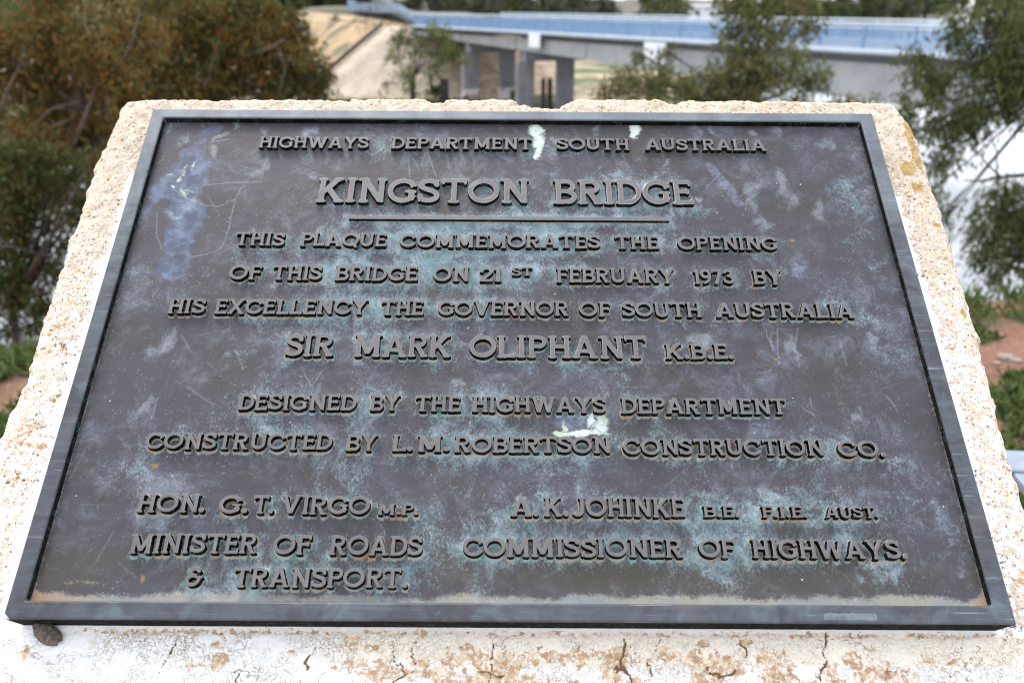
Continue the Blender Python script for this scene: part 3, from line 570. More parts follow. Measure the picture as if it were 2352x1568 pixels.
line_text = ['HIGHWAYS DEPARTMENT SOUTH AUSTRALIA', 'KINGSTON BRIDGE', 'THIS PLAQUE COMMEMORATES THE OPENING', 'OF THIS BRIDGE ON 21ST FEBRUARY 1973 BY',
             'HIS EXCELLENCY THE GOVERNOR OF SOUTH AUSTRALIA', 'SIR MARK OLIPHANT K.B.E.', 'DESIGNED BY THE HIGHWAYS DEPARTMENT',
             'CONSTRUCTED BY L.M. ROBERTSON CONSTRUCTION CO.', 'HON. G.T. VIRGO M.P.', 'A.K. JOHINKE B.E. F.I.E. AUST.', 'MINISTER OF ROADS',
             'COMMISSIONER OF HIGHWAYS.', '& TRANSPORT.']
RISE = [.0056, .0052, .0058, .0058, .0060, .0060, .0064, .0066, .0070, .0070, .0072, .0072, .0072]
for words, txt, rise in zip(WORDS, line_text, RISE):
    LETTER_TOP = PANEL_W + rise + .0007
    ln = bpy.data.objects.new('inscription_line', None); COL.objects.link(ln); ln.parent = pl; ln.empty_display_size = .02
    tag(ln, 'raised lettering reading ' + txt)
    for w, uL, uR, v0, h in words:
        V = []; F = []; MI = []
        gs = [glyph_mesh(c) for c in w]; gap = 0.10
        nat = sum(g[0][1] - g[0][0] for g in gs) + gap * (len(gs) - 1)
        for c0, c1 in zip(w, w[1:]):
            if c1 == '.': nat += 0.0
        sx = (uR - uL) / nat; x = uL
        for (bb, gv, gp, gn, rim, D) in gs:
            b = len(V); n = len(gv); du = rng.normal(0, 0.0002); dv = rng.normal(0, 0.00022)
            ox = x - bb[0] * sx + du; oy = v0 + dv
            top = [(ox + p[0] * sx, oy + p[1] * h, LETTER_TOP) for p in gv]
            ca = 0.026
            V += top
            F += [tuple(i + b for i in p) for p in gp]; MI += [0] * len(gp)
            mp = {}
            def low(i, k):
                if (i, k) not in mp:
                    q = gv[i] + gn[i] * (ca if k == 1 else ca * 2.0)
                    mp[(i, k)] = len(V); V.append((ox + q[0] * sx, oy + q[1] * h, LETTER_TOP - 0.0005 if k == 1 else PANEL_W - 0.001))
                return mp[(i, k)]
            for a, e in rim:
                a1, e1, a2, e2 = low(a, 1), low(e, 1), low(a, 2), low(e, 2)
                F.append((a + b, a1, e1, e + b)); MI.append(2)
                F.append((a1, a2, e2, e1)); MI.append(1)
            # distance to this glyph on the panel grid
            x0, x1 = ox - 0.35 * sx, ox + 1.7 * sx; m = 0.022
            i0, i1 = np.searchsorted(pu, [ox + bb[0] * sx - m, ox + bb[1] * sx + m]); j0, j1 = np.searchsorted(pv, [v0 - m, v0 + h + m])
            lx = (PU[j0:j1, i0:i1] - ox) / sx; ly = (PV[j0:j1, i0:i1] - oy) / h
            fx = np.clip((lx - GX[0]) * RES, 0, len(GX) - 1.001); fy = np.clip((ly - GY[0]) * RES, 0, len(GY) - 1.001)
            extra = np.hypot(np.maximum(np.maximum(GX[0] - lx, lx - GX[-1]), 0) * sx, np.maximum(np.maximum(GY[0] - ly, ly - GY[-1]), 0) * h)
            ii, jj = fx.astype(int), fy.astype(int); rx, ry = fx - ii, fy - jj
            dd = (D[jj, ii] * (1 - rx) + D[jj, ii + 1] * rx) * (1 - ry) + (D[jj + 1, ii] * (1 - rx) + D[jj + 1, ii + 1] * rx) * ry
            LD[j0:j1, i0:i1] = np.minimum(LD[j0:j1, i0:i1], dd * min(sx, h) + extra)
            x += (bb[1] - bb[0] + gap) * sx
        me = bpy.data.meshes.new('raised_word'); me.from_pydata(V, [], F); me.polygons.foreach_set('material_index', MI); me.update()
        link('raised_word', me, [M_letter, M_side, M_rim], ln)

LETTER_TOP = PANEL_W + .0050
u0, u1, v0, v1 = RULE
rb = MB(); rb.box(((u0 + u1) / 2, (v0 + v1) / 2, (LETTER_TOP + PANEL_W - 0.001) / 2), (u1 - u0, v1 - v0, LETTER_TOP - PANEL_W + 0.001))
rb.m = [1, 0, 1, 1, 1, 1]
rb.build('dividing_rule', [M_letter, M_side], pl, bevel=0.0005)
LD = np.minimum(LD, np.maximum(np.maximum(u0 - PU, PU - u1), np.maximum(v0 - PV, PV - v1)))

# frame: one ring, mitred
ring = []
o_ = [(0, 0), (PW_, 0), (PW_, PH_), (0, PH_)]; i_ = [(IN[0], IN[2]), (IN[1], IN[2]), (IN[1], IN[3]), (IN[0], IN[3])]
dr = 0.0008
fv = [(x, y, 0.0) for x, y in o_] + [(x, y, 0.0) for x, y in i_] + [(x + (dr if k in (0, 3) else -dr), y + (dr if k < 2 else -dr), PANEL_W - 0.002) for k, (x, y) in enumerate(i_)] \
    + [(x + (0.003 if k in (0, 3) else -0.003), y + (0.0015 if k < 2 else -0.0015), BACK_W - 0.004) for k, (x, y) in enumerate(o_)]
ff = []; fm = []
for k in range(4):
    k2 = (k + 1) % 4
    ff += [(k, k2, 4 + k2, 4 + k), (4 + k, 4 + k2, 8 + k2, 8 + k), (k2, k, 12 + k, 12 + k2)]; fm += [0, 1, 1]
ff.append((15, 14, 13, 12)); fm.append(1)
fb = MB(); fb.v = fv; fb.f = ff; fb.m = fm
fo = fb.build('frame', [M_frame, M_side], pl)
bv = fo.modifiers.new('bevel', 'BEVEL'); bv.width = 0.0017; bv.segments = 2; bv.limit_method = 'ANGLE'; bv.angle_limit = R(40); bv.material = 0

# panel attributes
def ell_mask(lst, soft=1.0, X=PU, Y=PV):
    m = np.zeros(X.shape)
    for e in lst:
        d = np.hypot((X - e[0]) / e[2], (Y - e[1]) / e[3]); m = np.maximum(m, 1 - sstep(1 - 0.75 * soft, 1 + 0.6 * soft, d))
    return m
wu = PU + (fbm(PU * 45, PV * 45, 5, 3) - .5) * .030; wv = PV + (fbm(PU * 45, PV * 45, 5, 9) - .5) * .030
below = np.clip((0.64 - PV) / 0.64, 0, 1)
halo = np.exp(-np.maximum(LD, 0) / 0.0030)
shift = np.roll(LD, -2, 0)                                   # deposits sit thicker under the letters
halo = np.maximum(halo, 0.80 * np.exp(-np.maximum(shift, 0) / 0.0030))
halo *= 0.45 + 0.55 * sstep(0.62, 0.25, PV) + 0.1 * fbm(PU * 12, PV * 12, 3, 4)
halo = np.clip(halo, 0, 1)
# verdigris: heaviest in the middle of the inscription and close to letters
cen = np.exp(-((PU - 0.40) / 0.22) ** 2 - ((PV - 0.40) / 0.085) ** 2) * 0.78
cen = np.maximum(cen, np.exp(-((PU - 0.42) / 0.16) ** 2 - ((PV - 0.455) / 0.022) ** 2) * 0.95)
cen = np.maximum(cen, np.exp(-((PU - 0.50) / 0.12) ** 2 - ((PV - 0.27) / 0.03) ** 2) * 0.55)
cen = np.maximum(cen, np.exp(-((PU - 0.60) / 0.22) ** 2 - ((PV - 0.07) / 0.05) ** 2) * 0.42)
cen = np.maximum(cen, np.exp(-((PU - 0.22) / 0.12) ** 2 - ((PV - 0.07) / 0.05) ** 2) * 0.45)
cen = np.maximum(cen, np.exp(-((PU - 0.35) / 0.22) ** 2 - ((PV - 0.17) / 0.05) ** 2) * 0.36)
cen = np.maximum(cen, np.exp(-((PU - 0.86) / 0.03) ** 2 - ((PV - 0.42) / 0.16) ** 2) * 0.52)
near = np.exp(-np.maximum(LD, 0) / 0.011)
verd = np.clip(cen * (0.55 + 0.75 * near) + 0.52 * near * sstep(.25, .6, fbm(PU * 9, PV * 9, 3, 12)) + 0.34 * sstep(.45, .72, fbm(PU * 14, PV * 14, 4, 31)), 0, 1)
dbot = PV - IN[2]; dside = np.minimum(PU - IN[0], IN[1] - PU)
dust = np.clip(.95 * sstep(.016, .003, dbot + (wv - PV) * .5), 0, 1) + 0.75 * np.exp(-dside / 0.0035) * sstep(0.62, 0.2, PV) + 0.35 * np.exp(-(IN[3] - PV) / .004)
rust = np.exp(-((PU - IN[0]) / 0.035) ** 2 - (dbot / 0.010) ** 2) + np.exp(-((PU - IN[1]) / 0.012) ** 2 - (dbot / 0.012) ** 2) \
    + 0.25 * np.exp(-((PU - 0.07) / 0.05) ** 2 - ((dbot - .017 - (wv - PV) * .5) / 0.003) ** 2)
dust = np.clip(dust + .25 * np.exp(-((PU - 0.07) / 0.05) ** 2 - ((dbot - .017 - (wv - PV) * .5) / 0.003) ** 2) + .8 * rust, 0, 1)
olive = np.clip(np.exp(-((dbot - 0.03) / 0.022) ** 2) * sstep(.35, .6, fbm(PU * 7, PV * 7, 3, 77)) * 1.2, 0, 1)
blue_in = in_poly(wu, wv, BLUE).astype(float)
bd = seg_dist(wu, wv, BLUE + BLUE[:1]); blue = np.where(blue_in > 0, 0.5 + 0.5 * sstep(0, .016, bd), 0.5 - 0.5 * sstep(0, .010, bd))
blue = np.maximum(blue, 0)
scr = np.zeros(PU.shape)
for p in SCRATCH: scr = np.maximum(scr, 1 - sstep(0.0001, 0.0012, seg_dist(PU + (wu - PU) * .15, PV + (wv - PV) * .15, p)))
lrng = np.random.default_rng(5)
for k in range(90):                                          # fine random handling scratches
    a = lrng.uniform(IN[0], IN[1]); b = lrng.uniform(IN[2], IN[3]); l = lrng.uniform(.006, .035); th = lrng.choice([0.05, 1.3, 2.2]) + lrng.normal(0, .25)
    j0, j1 = np.searchsorted(pv, [b - .04, b + .04]); i0, i1 = np.searchsorted(pu, [a - .04, a + .04])
    q = [(a, b), (a + l * math.cos(th), b + l * math.sin(th))]
    sl_ = (slice(j0, j1), slice(i0, i1))
    scr[sl_] = np.maximum(scr[sl_], lrng.uniform(.2, .6) * (1 - sstep(.0001, .0011, seg_dist(PU[sl_], PV[sl_], q))))
white = np.zeros(PU.shape)
wu2 = PU + (wu - PU) * .3; wv2 = PV + (wv - PV) * .3
white = ell_mask([(e[0], e[1], e[2] * 1.3, e[3] * 1.25) for e in WHITE[:12]], 1.0, PU + (wu - PU) * .55, PV + (wv - PV) * .55)
white = np.maximum(white, .72 * ell_mask([(e[0], e[1], e[2] * 1.3, e[3] * 1.2) for e in WHITE[12:]], 1.3, PU + (wu - PU) * .8, PV + (wv - PV) * .6))
for k in range(150):
    a = lrng.uniform(IN[0], IN[1]); b = lrng.uniform(IN[2], IN[3]); r = lrng.uniform(.0006, .0013)
    j0, j1 = np.searchsorted(pv, [b - .004, b + .004]); i0, i1 = np.searchsorted(pu, [a - .004, a + .004]); sl_ = (slice(j0, j1), slice(i0, i1))
    white[sl_] = np.maximum(white[sl_], (1 - sstep(r * .5, r * 1.5, np.hypot(PU[sl_] - a, PV[sl_] - b))) * lrng.uniform(.4, .9))
blade = 1 - sstep(.004, .0075, seg_dist(wu2, wv2, BLADE))
bspot = np.maximum(ell_mask(BLUESPOT, .8, wu2, wv2) * .75, blade * .55)
pale = np.maximum(ell_mask(PALE, 1.3, PU + (wu - PU) * 1.2, PV + (wv - PV) * 1.2), 0.55 * sstep(.56, .74, fbm(PU * 18 + 5, PV * 11, 4, 55)))
yel = ell_mask([(e[0], e[1], e[2] * .8, e[3] * .8) for e in YELLOW], .9, wu2, wv2)
pw = np.full(PU.shape, PANEL_W) + (fbm(PU * 30, PV * 30, 3, 8) - .5) * 0.0006 + 0.0035 * np.exp(-dbot / 0.004) * 0.6 + 0.0012 * np.exp(-np.maximum(LD, 0) / 0.0015)
st = lambda *a: np.stack([np.asarray(q, float).ravel() for q in a], 1)
me = np_mesh('panel', st(PU, PV, pw), grid_faces(len(pu), len(pv)), True,
             cols={'patina': st(halo, verd, dust, olive), 'stains': st(blue, white, pale, yel), 'marks': st(scr, np.clip(rust, 0, 1), bspot, np.ones(PU.shape))})
link('panel', me, [M_panel], pl)

# ------------------------------------------------------------------ whitewashed concrete plinth
def interp(pts, axis, x):
    p = sorted(pts, key=lambda q: q[axis]); a = np.array([q[axis] for q in p]); b = np.array([q[1 - axis] for q in p]); return np.interp(x, a, b)
NU, NV = 860, 380
V_LOW = -0.20
sT = np.linspace(0, 1, NU)[None, :].repeat(NV, 0); tT = np.linspace(0, 1, NV)[:, None].repeat(NU, 1)
sT = sT + 0.0; tT = np.interp(tT, [0, .035, .20, 1], [0, .16, .232, 1])
uTop = -0.064 + sT * (0.957 + 0.064)
vTop = interp(SIL_T, 0, uTop)
cor = 0.022                                                   # rounded top right corner
vTop = vTop - 0.0
VV = V_LOW + (vTop - V_LOW) * tT
UL = interp(SIL_L, 1, VV); UR = interp(SIL_R, 1, VV)
UU = UL + (UR - UL) * sT
dl, dr_, dt = UU - UL, UR - UU, vTop - VV
def roundover(d, r, k): 
    q = np.clip(1 - d / r, 0, 1); return k * (1 - np.sqrt(np.maximum(1 - q * q, 0)))
g1 = fbm(UU * 110, VV * 110, 3, 21) - .5; g2 = fbm(UU * 330, VV * 330, 2, 22) - .5; g3 = fbm(UU * 28, VV * 28, 3, 23) - .5
# where the whitewash is gone
lo = np.maximum(np.maximum(-UU, UU - PW_), np.maximum(-VV, VV - PH_))        # distance outside the plaque
bare = np.zeros(UU.shape)
top_b = sstep(0.605, 0.622, VV)
edge_r = sstep(0.010, 0.030, UU - PW_ + .012 * (fbm(UU * 30, VV * 30, 3, 5) - .5)) * (UU > .5)
edge_l = sstep(0.008, 0.034, -UU + .012 * (fbm(UU * 30, VV * 30, 3, 6) - .5)) * (UU < .5)
side = np.maximum(edge_r, edge_l) * sstep(-.02, .02, VV)
up_r = sstep(.50, .53, VV) * (UU > .5); up_l = sstep(.52, .57, VV) * (UU < .5)
bare = np.maximum.reduce([top_b * 1.0, side * (0.50 + 0.30 * sstep(.2, .6, VV)), up_r * 1.0, up_l * 0.9])
bare = np.maximum(bare, (UU > PW_) * sstep(.16, .02, VV) * sstep(-.03, .02, VV) * .62)
BX, BY = UU + g1 * .016, VV + g1 * .016
brown = ell_mask(BROWN, .9, BX, BY)
under = np.exp(-((VV + 0.0035) / 0.0028) ** 2) * sstep(.03, .07, UU) * sstep(.93, .88, UU)
brown = np.maximum(brown, under * (0.30 + 0.55 * fbm(UU * 40, VV * 40, 3, 41)))
lowband = sstep(-.021, -.030, VV) * sstep(.26, .34, UU) * sstep(.92, .80, UU)
brown = np.maximum(brown, lowband * (.12 + .70 * sstep(.40, .62, fbm(UU * 32, VV * 55, 4, 43))))
dl2 = np.maximum(side, up_r) * .5 * sstep(.47, .66, fbm(UU * 60, VV * 60, 4, 44)); brown = np.maximum(brown, dl2)
must = ell_mask(MUSTARD, .9, BX, BY)
must = np.maximum(must, .55 * sstep(.62, .72, fbm(UU * 26, VV * 26, 3, 47)) * sstep(.018, .002, np.minimum(dl, dr_)) * (VV > 0))
crack = np.zeros(UU.shape)
for k, p in enumerate(CRACKS):
    a0, a1 = min(q[0] for q in p) - .02, max(q[0] for q in p) + .02; b0, b1 = min(q[1] for q in p) - .02, max(q[1] for q in p) + .02
    m = (UU > a0) & (UU < a1) & (VV > b0) & (VV < b1)
    if m.any():
        d = seg_dist(UU[m] + g1[m] * .011 + g2[m] * .003, VV[m] + g1[m] * .009 + g3[m] * .005, p)
        wd = .0002 + .0007 * np.clip(fbm(UU[m] * 60, VV[m] * 60, 2, 60 + k) * 2 - .6, 0, 1)
        crack[m] = np.maximum(crack[m], np.exp(-(d / (wd * 1.15)) ** 2))
crackle = np.clip(sstep(.0, -.01, VV) * (.55 + .75 * sstep(.40, .30, UU) * sstep(.02, .09, UU) + .6 * sstep(.86, .93, UU) + .5 * sstep(-.02, -.035, VV)), 0, 1)
cream = np.clip(sstep(.22, .34, UU) * sstep(.97, .90, UU) * sstep(.0, -.004, VV) * sstep(-.040, -.025, VV) + .5 * under, 0, 1)
darkg = np.clip((UU > PW_) * sstep(.22, .10, VV) * sstep(-.02, .02, VV) * sstep(.5, .64, fbm(UU * 40, VV * 40, 4, 90)) * sstep(.04, .005, UU - PW_ - .014) * 1.0
                + .55 * np.exp(-((UU - .27) / .012) ** 2 - ((VV - .645) / .008) ** 2), 0, 1)
rough_amt = .25 + .75 * np.clip(bare + brown, 0, 1)
Wf = BACK_W + g1 * .0035 * rough_amt + g2 * .0022 * rough_amt + g3 * .003 * np.clip(bare, 0, 1) - crack * .0018 - brown * .0012
Wf = Wf - roundover(dl, .020 + g3 * .012, .014) - roundover(dr_, .022 + g3 * .014, .015) - roundover(dt, .008, .007)
inside = (lo < -.007); Wf = np.where(inside, BACK_W - .009, Wf)
outer = np.minimum(np.minimum(dl, dr_), dt)
jig = sstep(.012, 0, outer) * .0022
UUe = UU + (fbm(UU * 170, VV * 170, 2, 24) - .5) * 2 * jig; VVe = VV + (fbm(UU * 170, VV * 170, 2, 25) - .5) * 1.6 * jig
# round the top corners
def world(u, v, w): return np.asarray(PL_O) + u[..., None] * np.asarray(PL_U) + v[..., None] * np.asarray(PL_V) + w[..., None] * np.asarray(PL_N)
FW = world(UUe, VVe, Wf).reshape(-1, 3)
verts = [FW]; faces = [grid_faces(NU, NV)]
idx = np.arange(NU * NV).reshape(NV, NU)
loop = np.concatenate([idx[0, :], idx[1:, -1], idx[-1, -2::-1], idx[-2:0, 0][::1]])
cx, cy = 0.0, 0.85
zlev = [0.006, 0.014, 0.03, 0.05, 0.08, 0.12, 0.17, 0.23, 0.30, 0.40, 0.52, 0.65, 0.8, 1.0]
P0 = FW[loop]; prev = loop; base = NU * NV; att = [np.stack([bare.ravel(), brown.ravel(), must.ravel(), crack.ravel()], 1)]; att2 = [np.stack([crackle.ravel(), cream.ravel(), darkg.ravel(), np.ones(NU * NV)], 1)]
per = np.concatenate([[0], np.cumsum(np.linalg.norm(np.diff(P0, axis=0), axis=1))])
out = P0[:, :2] - np.array([cx, 0.92]); out = np.sign(out) * (np.abs(out) > np.array([.44, .27])); out = out / np.maximum(np.linalg.norm(out, axis=1, keepdims=True), 1e-6)
for z in zlev:
    zz = P0[:, 2] * (1 - z) + (-0.05) * z if z > .999 else np.maximum(P0[:, 2] - z * 1.0, -0.05)
    n = (fbm(per * 60, zz * 60, 3, 71) - .5) * .012 * min(1, z * 20)
    q = np.stack([P0[:, 0] + out[:, 0] * ((P0[:, 2] - zz) * .045 + n), P0[:, 1] + out[:, 1] * ((P0[:, 2] - zz) * .03 + n), zz], 1)
    ids = np.arange(base, base + len(loop)); base += len(loop); verts.append(q)
    a, b = prev, ids
    faces.append(np.stack([a, np.roll(a, -1), np.roll(b, -1), b], 1)[:, ::-1])
    k = len(loop); bn = .35 + .5 * fbm(per * 8, zz * 8, 3, 72)
    att.append(np.stack([bn, np.zeros(k), np.zeros(k), np.zeros(k)], 1)); att2.append(np.stack([np.full(k, .5), np.zeros(k), np.zeros(k), np.ones(k)], 1)); prev = ids
me = np_mesh('stone_plinth', np.concatenate(verts), np.concatenate(faces), True, cols={'wear': np.concatenate(att), 'wear_more': np.concatenate(att2)})
pn = link('stone_plinth', me, [M_stone])
tag(pn, 'rough whitewashed concrete plinth with peeling cracked paint, carrying the bronze plaque', 'plinth')

# a small grey cocoon stuck under the plaque's lower edge
V = []; F = []; na, nb = 14, 20
for i in range(na + 1):
    th = math.pi * i / na
    for j in range(nb):
        ph = 2 * math.pi * j / nb; r = 1 + .28 * (noise2(np.array(i * .7), np.array((j % nb) * .6), 3) - .5)
        V.append((.0150 * math.cos(th) * r, .0085 * math.sin(th) * math.cos(ph) * r - .003 * math.cos(th), .0075 * math.sin(th) * math.sin(ph) * r))
for i in range(na):
    for j in range(nb): F.append((i * nb + j, i * nb + (j + 1) % nb, (i + 1) * nb + (j + 1) % nb, (i + 1) * nb + j))
me = np_mesh('insect_cocoon', V, F, True); co = link('insect_cocoon', me, [M_cocoon])
Mc = Mx.copy(); Mc.translation = Mx @ Vector((COCOON[0] + .004, COCOON[1] - .002, BACK_W + .004)); co.matrix_world = Mc @ Matrix.Rotation(R(-14), 4, 'Z')
tag(co, 'small lumpy grey brown cocoon under the lower corner of the bronze plaque', 'cocoon')

# ------------------------------------------------------------------ ground, water, embankment, road
WATER_Z = -7.0
FAR_SHORE = [(-900, 260), (-300, 130), (-110, 78), (-40, 65), (5, 61), (15, 74), (26, 120), (120, 310), (440, 930), (1150, 1550), (900, 4000), (-4000, 4000), (-4000, 500)]
def land_height(x, y):
    n = fbm(x * .35, y * .35, 4, 101) - .5; nb = fbm(x * .02, y * .02, 4, 103)
    yy = y - (4.5 + .16 * np.clip(x, -6, 6) + .5 * n); near = np.maximum(.10 * n - .02 * np.clip(y, 0, 5) - .66 * np.maximum(yy, 0) * sstep(0, .6, yy), -8.2)
    ins = in_poly(x, y, FAR_SHORE); d = seg_dist(x, y, FAR_SHORE[:11]); s = np.where(ins, d, -d)
    far = WATER_Z - 1.0 + sstep(-4, 3, s) * 1.75 + sstep(30, 260, s) * 3.0 * nb + sstep(120, 900, s) * (7 + 16 * nb) + .15 * n + 7.6 * np.exp(-((x + 32) / 30) ** 2 - ((y - 178) / 38) ** 2)
    return np.where(y < 30, near, np.maximum(-8.2, far))
def spaced(a, b, near, n):
    t = np.linspace(-1, 1, n); k = 6.5
    s = np.sinh(t * k) / np.sinh(k); return np.where(s < 0, -s * a, s * b) + near
gx = np.unique(np.concatenate([spaced(-2600, 3200, 0, 180), np.arange(-7, 8, .12)])); gy = np.unique(np.concatenate([spaced(-300, 3900, 4, 180), np.arange(-1, 8, .12), np.arange(50, 130, 2)]))
gxx, gyy = np.meshgrid(gx, gy); gz = land_height(gxx, gyy)
M_ground = NT('ground'); t = M_ground; ps = t.sep(t.obj())
soil = t.mix(t.step(t.noise(3, 6, .65), .38, .62), (0.155, 0.066, 0.040), (0.215, 0.105, 0.066))
soil = t.mix(t.mul(t.step(t.noise(40, 4), .56, .68), .6), soil, (0.36, 0.28, 0.21))
soil = t.mix(t.mul(t.step(t.noise(1.6, 5, .6), .46, .60), .7), soil, (0.075, 0.085, 0.035))
farc = t.mix(t.step(t.noise(.045, 6, .6), .42, .60), (0.060, 0.062, 0.040), (0.13, 0.11, 0.072))
sandc = t.mix(t.step(t.noise(.4, 5, .6), .40, .62), (0.46, 0.36, 0.25), (0.34, 0.26, 0.17))
sandc = t.mix(t.step(t.noise(.09, 4, .6), .52, .60), sandc, (0.075, 0.105, 0.035))
farmix = t.mix(t.step(ps[1], 105, 160), sandc, farc)
t.set(Base_Color=t.mix(t.step(ps[1], 25, 45), soil, farmix), Roughness=0.95); t.bump(t.noise(30, 6), .5, .03)
g = link('ground', np_mesh('ground', st(gxx, gyy, gz), grid_faces(len(gx), len(gy)), True), [t.m]); tag(g, kind='structure')

wm = NT('river_water'); wm.set(Base_Color=(0.36, 0.38, 0.40), Roughness=0.07, IOR=1.33)
wm.bump(wm.addm(wm.noise(.8, 5, .6, wm.obj((1, .5, 1))), wm.noise(4.0, 3, .5, wm.obj((1, .6, 1)))), .35, .10)
w = MB(); w.add([(-2600, 6, WATER_Z), (3200, 6, WATER_Z), (3200, 3900, WATER_Z), (-2600, 3900, WATER_Z)], [(0, 1, 2, 3)])
tag(w.build('river', wm.m), kind='structure')

# bridge line: start at the far abutment, u runs towards the near bank, n across the deck
B0 = Vector((-9.6, 89.0, 0)); BU = Vector((0.4486, -0.8937, 0)); BN = Vector((0.8937, 0.4486, 0)); Z = Vector((0, 0, 1))
BL = 92.0; DECK_Z = -0.33; BW = 9.6
def bp(s, c=0.0, z=0.0): return B0 + BU * s + BN * c + Z * z

# approach embankment: a ridge with a rounded spill-through end under the bridge
es = np.concatenate([np.arange(-170, -30, 2.0), np.arange(-30, 16, .5)]); ec = np.arange(-16, 30, .5)
ES, EC = np.meshgrid(es, ec)
etop = DECK_Z - .12 + np.clip(-ES, 0, 200) * .012
dd = np.hypot(np.maximum(ES + 1.0, 0), np.maximum(np.abs(EC - BW / 2) - BW / 2 - 1.2, 0))
en = fbm(ES * .5, EC * .5, 4, 55) - .5
EZ = np.maximum(etop - .05 - np.clip(np.where(ES > -1.0, etop + 1.3, 9), 0, 1.15) * sstep(-1.2, .2, ES) - dd / 1.42 + en * .35 * sstep(0, 1.5, dd), -8.0)
EP = np.stack([B0[0] + BU[0] * ES + BN[0] * EC, B0[1] + BU[1] * ES + BN[1] * EC, EZ], -1).reshape(-1, 3)
sidew = sstep(-3.5, -6.5, ES).ravel()                         # tan cut earth along the road, pale stone pitching round the abutment
M_emb = NT('pale_sandy_fill'); t = M_emb; a = t.attr('fill')
pale = t.mix(t.step(t.noise(.8, 5, .6), .38, .62), (0.50, 0.425, 0.33), (0.40, 0.325, 0.245)); pale = t.mix(t.mul(t.step(t.noise(5, 4), .5, .66), .5), pale, (0.30, 0.22, 0.15))
tan = t.mix(t.step(t.noise(.35, 5, .6, dist=1.0), .40, .60), (0.45, 0.31, 0.16), (0.32, 0.225, 0.13)); tan = t.mix(t.step(t.noise(.22, 4), .54, .62), tan, (0.16, 0.13, 0.085))
red = t.mix(t.step(t.noise(1.2, 4), .4, .6), (0.27, 0.175, 0.12), (0.40, 0.31, 0.23))
c = t.mix(a[0], pale, tan); c = t.mix(a[1], c, red)
t.set(Base_Color=c, Roughness=.95); t.bump(t.noise(6, 5), .6, .08)
redw = (sstep(1.0, 3.5, EC) * sstep(-3, 0, ES)).ravel()
e = link('embankment', np_mesh('embankment', EP, grid_faces(len(es), len(ec)), True, cols={'fill': np.stack([sidew, redw, 0 * redw, 1 + 0 * redw], 1)}), [M_emb.m]); tag(e, kind='structure')
# stone-edged drain running down the corner of the embankment
m = MB()
m.tube([bp(-5.2, -1.3, -.15), bp(-4.6, -4.0, -1.95), bp(-4.2, -9.0, -5.5), bp(-4.0, -10.2, -6.3)], [.16, .2, .22, .22], 6)
tag(m.build('drain_channel', M_darkbark), 'dark drain line running down the corner of the sandy embankment', 'drain')
m = MB(); V = []; F = []
PATH = [bp(0.5, .2, DECK_Z), at(905, 29, 104), at(852, 28, 121), at(812, 23, 139), at(800, 16, 157), at(815, 12, 172)]
PATH = [Vector(q) for q in spline([tuple(p) for p in PATH], 6)]
SIDE = []
for i, p in enumerate(PATH):
    d = PATH[min(i + 1, len(PATH) - 1)] - PATH[max(i - 1, 0)]; SIDE.append(Vector((d.y, -d.x, 0)).normalized())
for i, (p, q) in enumerate(zip(PATH, SIDE)):
    V += [tuple(p + q * .5 - Z * .05), tuple(p + q * (BW - .9) - Z * .05)]
    if i: F.append((2 * i - 2, 2 * i - 1, 2 * i + 1, 2 * i))
m.add(V, F); tag(m.build('approach_road', M_road), kind='structure')
for side, lab in ((0, 'pale blue grey guardrail along the curving approach road left of the bridge'),):
    r = empty('guardrail', PATH[0], lab, 'guardrail')
    bm_, pm_ = MB(), MB(); pts = [p + q * side + Z * .62 - PATH[0] for p, q in zip(PATH, SIDE)]
    for p, q in zip(pts[:-1], pts[1:]):
        d = (q - p); x_ = d.normalized(); y_ = Vector((x_.y, -x_.x, 0)).normalized(); z_ = x_.cross(y_) * -1
        bm_.box((p + q) / 2, (d.length, .06, .14), x_, y_, z_); bm_.box((p + q) / 2 + Z * .34, (d.length, .06, .14), x_, y_, z_)
    for p in pts: pm_.box(p - Z * .25, (.12, .12, 1.2))
    bm_.build('rail_beam', M_rail, r); pm_.build('posts', M_rail, r)['kind'] = 'stuff'

# ------------------------------------------------------------------ bridge
br = empty('road_bridge', bp(0), 'long concrete road bridge with pale blue grey railings crossing the river behind the plaque', 'bridge')
L0 = br.location.copy()
b = lambda s, c=0.0, z=0.0: bp(s, c, z) - L0
AX = dict(X=BU, Y=BN, Z=Z)
m = MB(); m.box(b(BL / 2 - .3, BW / 2, DECK_Z - .04), (BL + .6, BW, .08), **AX); m.box(b(BL / 2 - .3, BW / 2, DECK_Z - .17), (BL + .6, BW - 1.9, .18), **AX)
m.build('deck', M_pier, br)
def gz_bot(s): return -1.12 - max(0.0, s) * .0222
for c0, nm in ((.55, 'girder'), (BW - .85, 'girder')):
    m = MB(); V = []; F = []
    ss = np.linspace(-.4, BL, 24)
    for i, s in enumerate(ss):
        for cc, z in ((c0, DECK_Z - .44), (c0 + .3, DECK_Z - .44), (c0 + .3, gz_bot(s)), (c0 - .02, gz_bot(s))): V.append(tuple(b(s, cc, z)))
        if i: F += [((i - 1) * 4 + k, (i - 1) * 4 + (k + 1) % 4, i * 4 + (k + 1) % 4, i * 4 + k) for k in range(4)]
    F += [(0, 1, 2, 3), tuple(4 * 23 + k for k in (3, 2, 1, 0))]
    m.add(V, F)
    for s in np.arange(10.4, BL, 10.4):                       # joint stiffeners
        m.box(b(s, c0 - .05, (DECK_Z - .44 + gz_bot(s)) / 2), (.35, .10, DECK_Z - .48 - gz_bot(s)), **AX)
    m.build(nm, M_concrete, br)
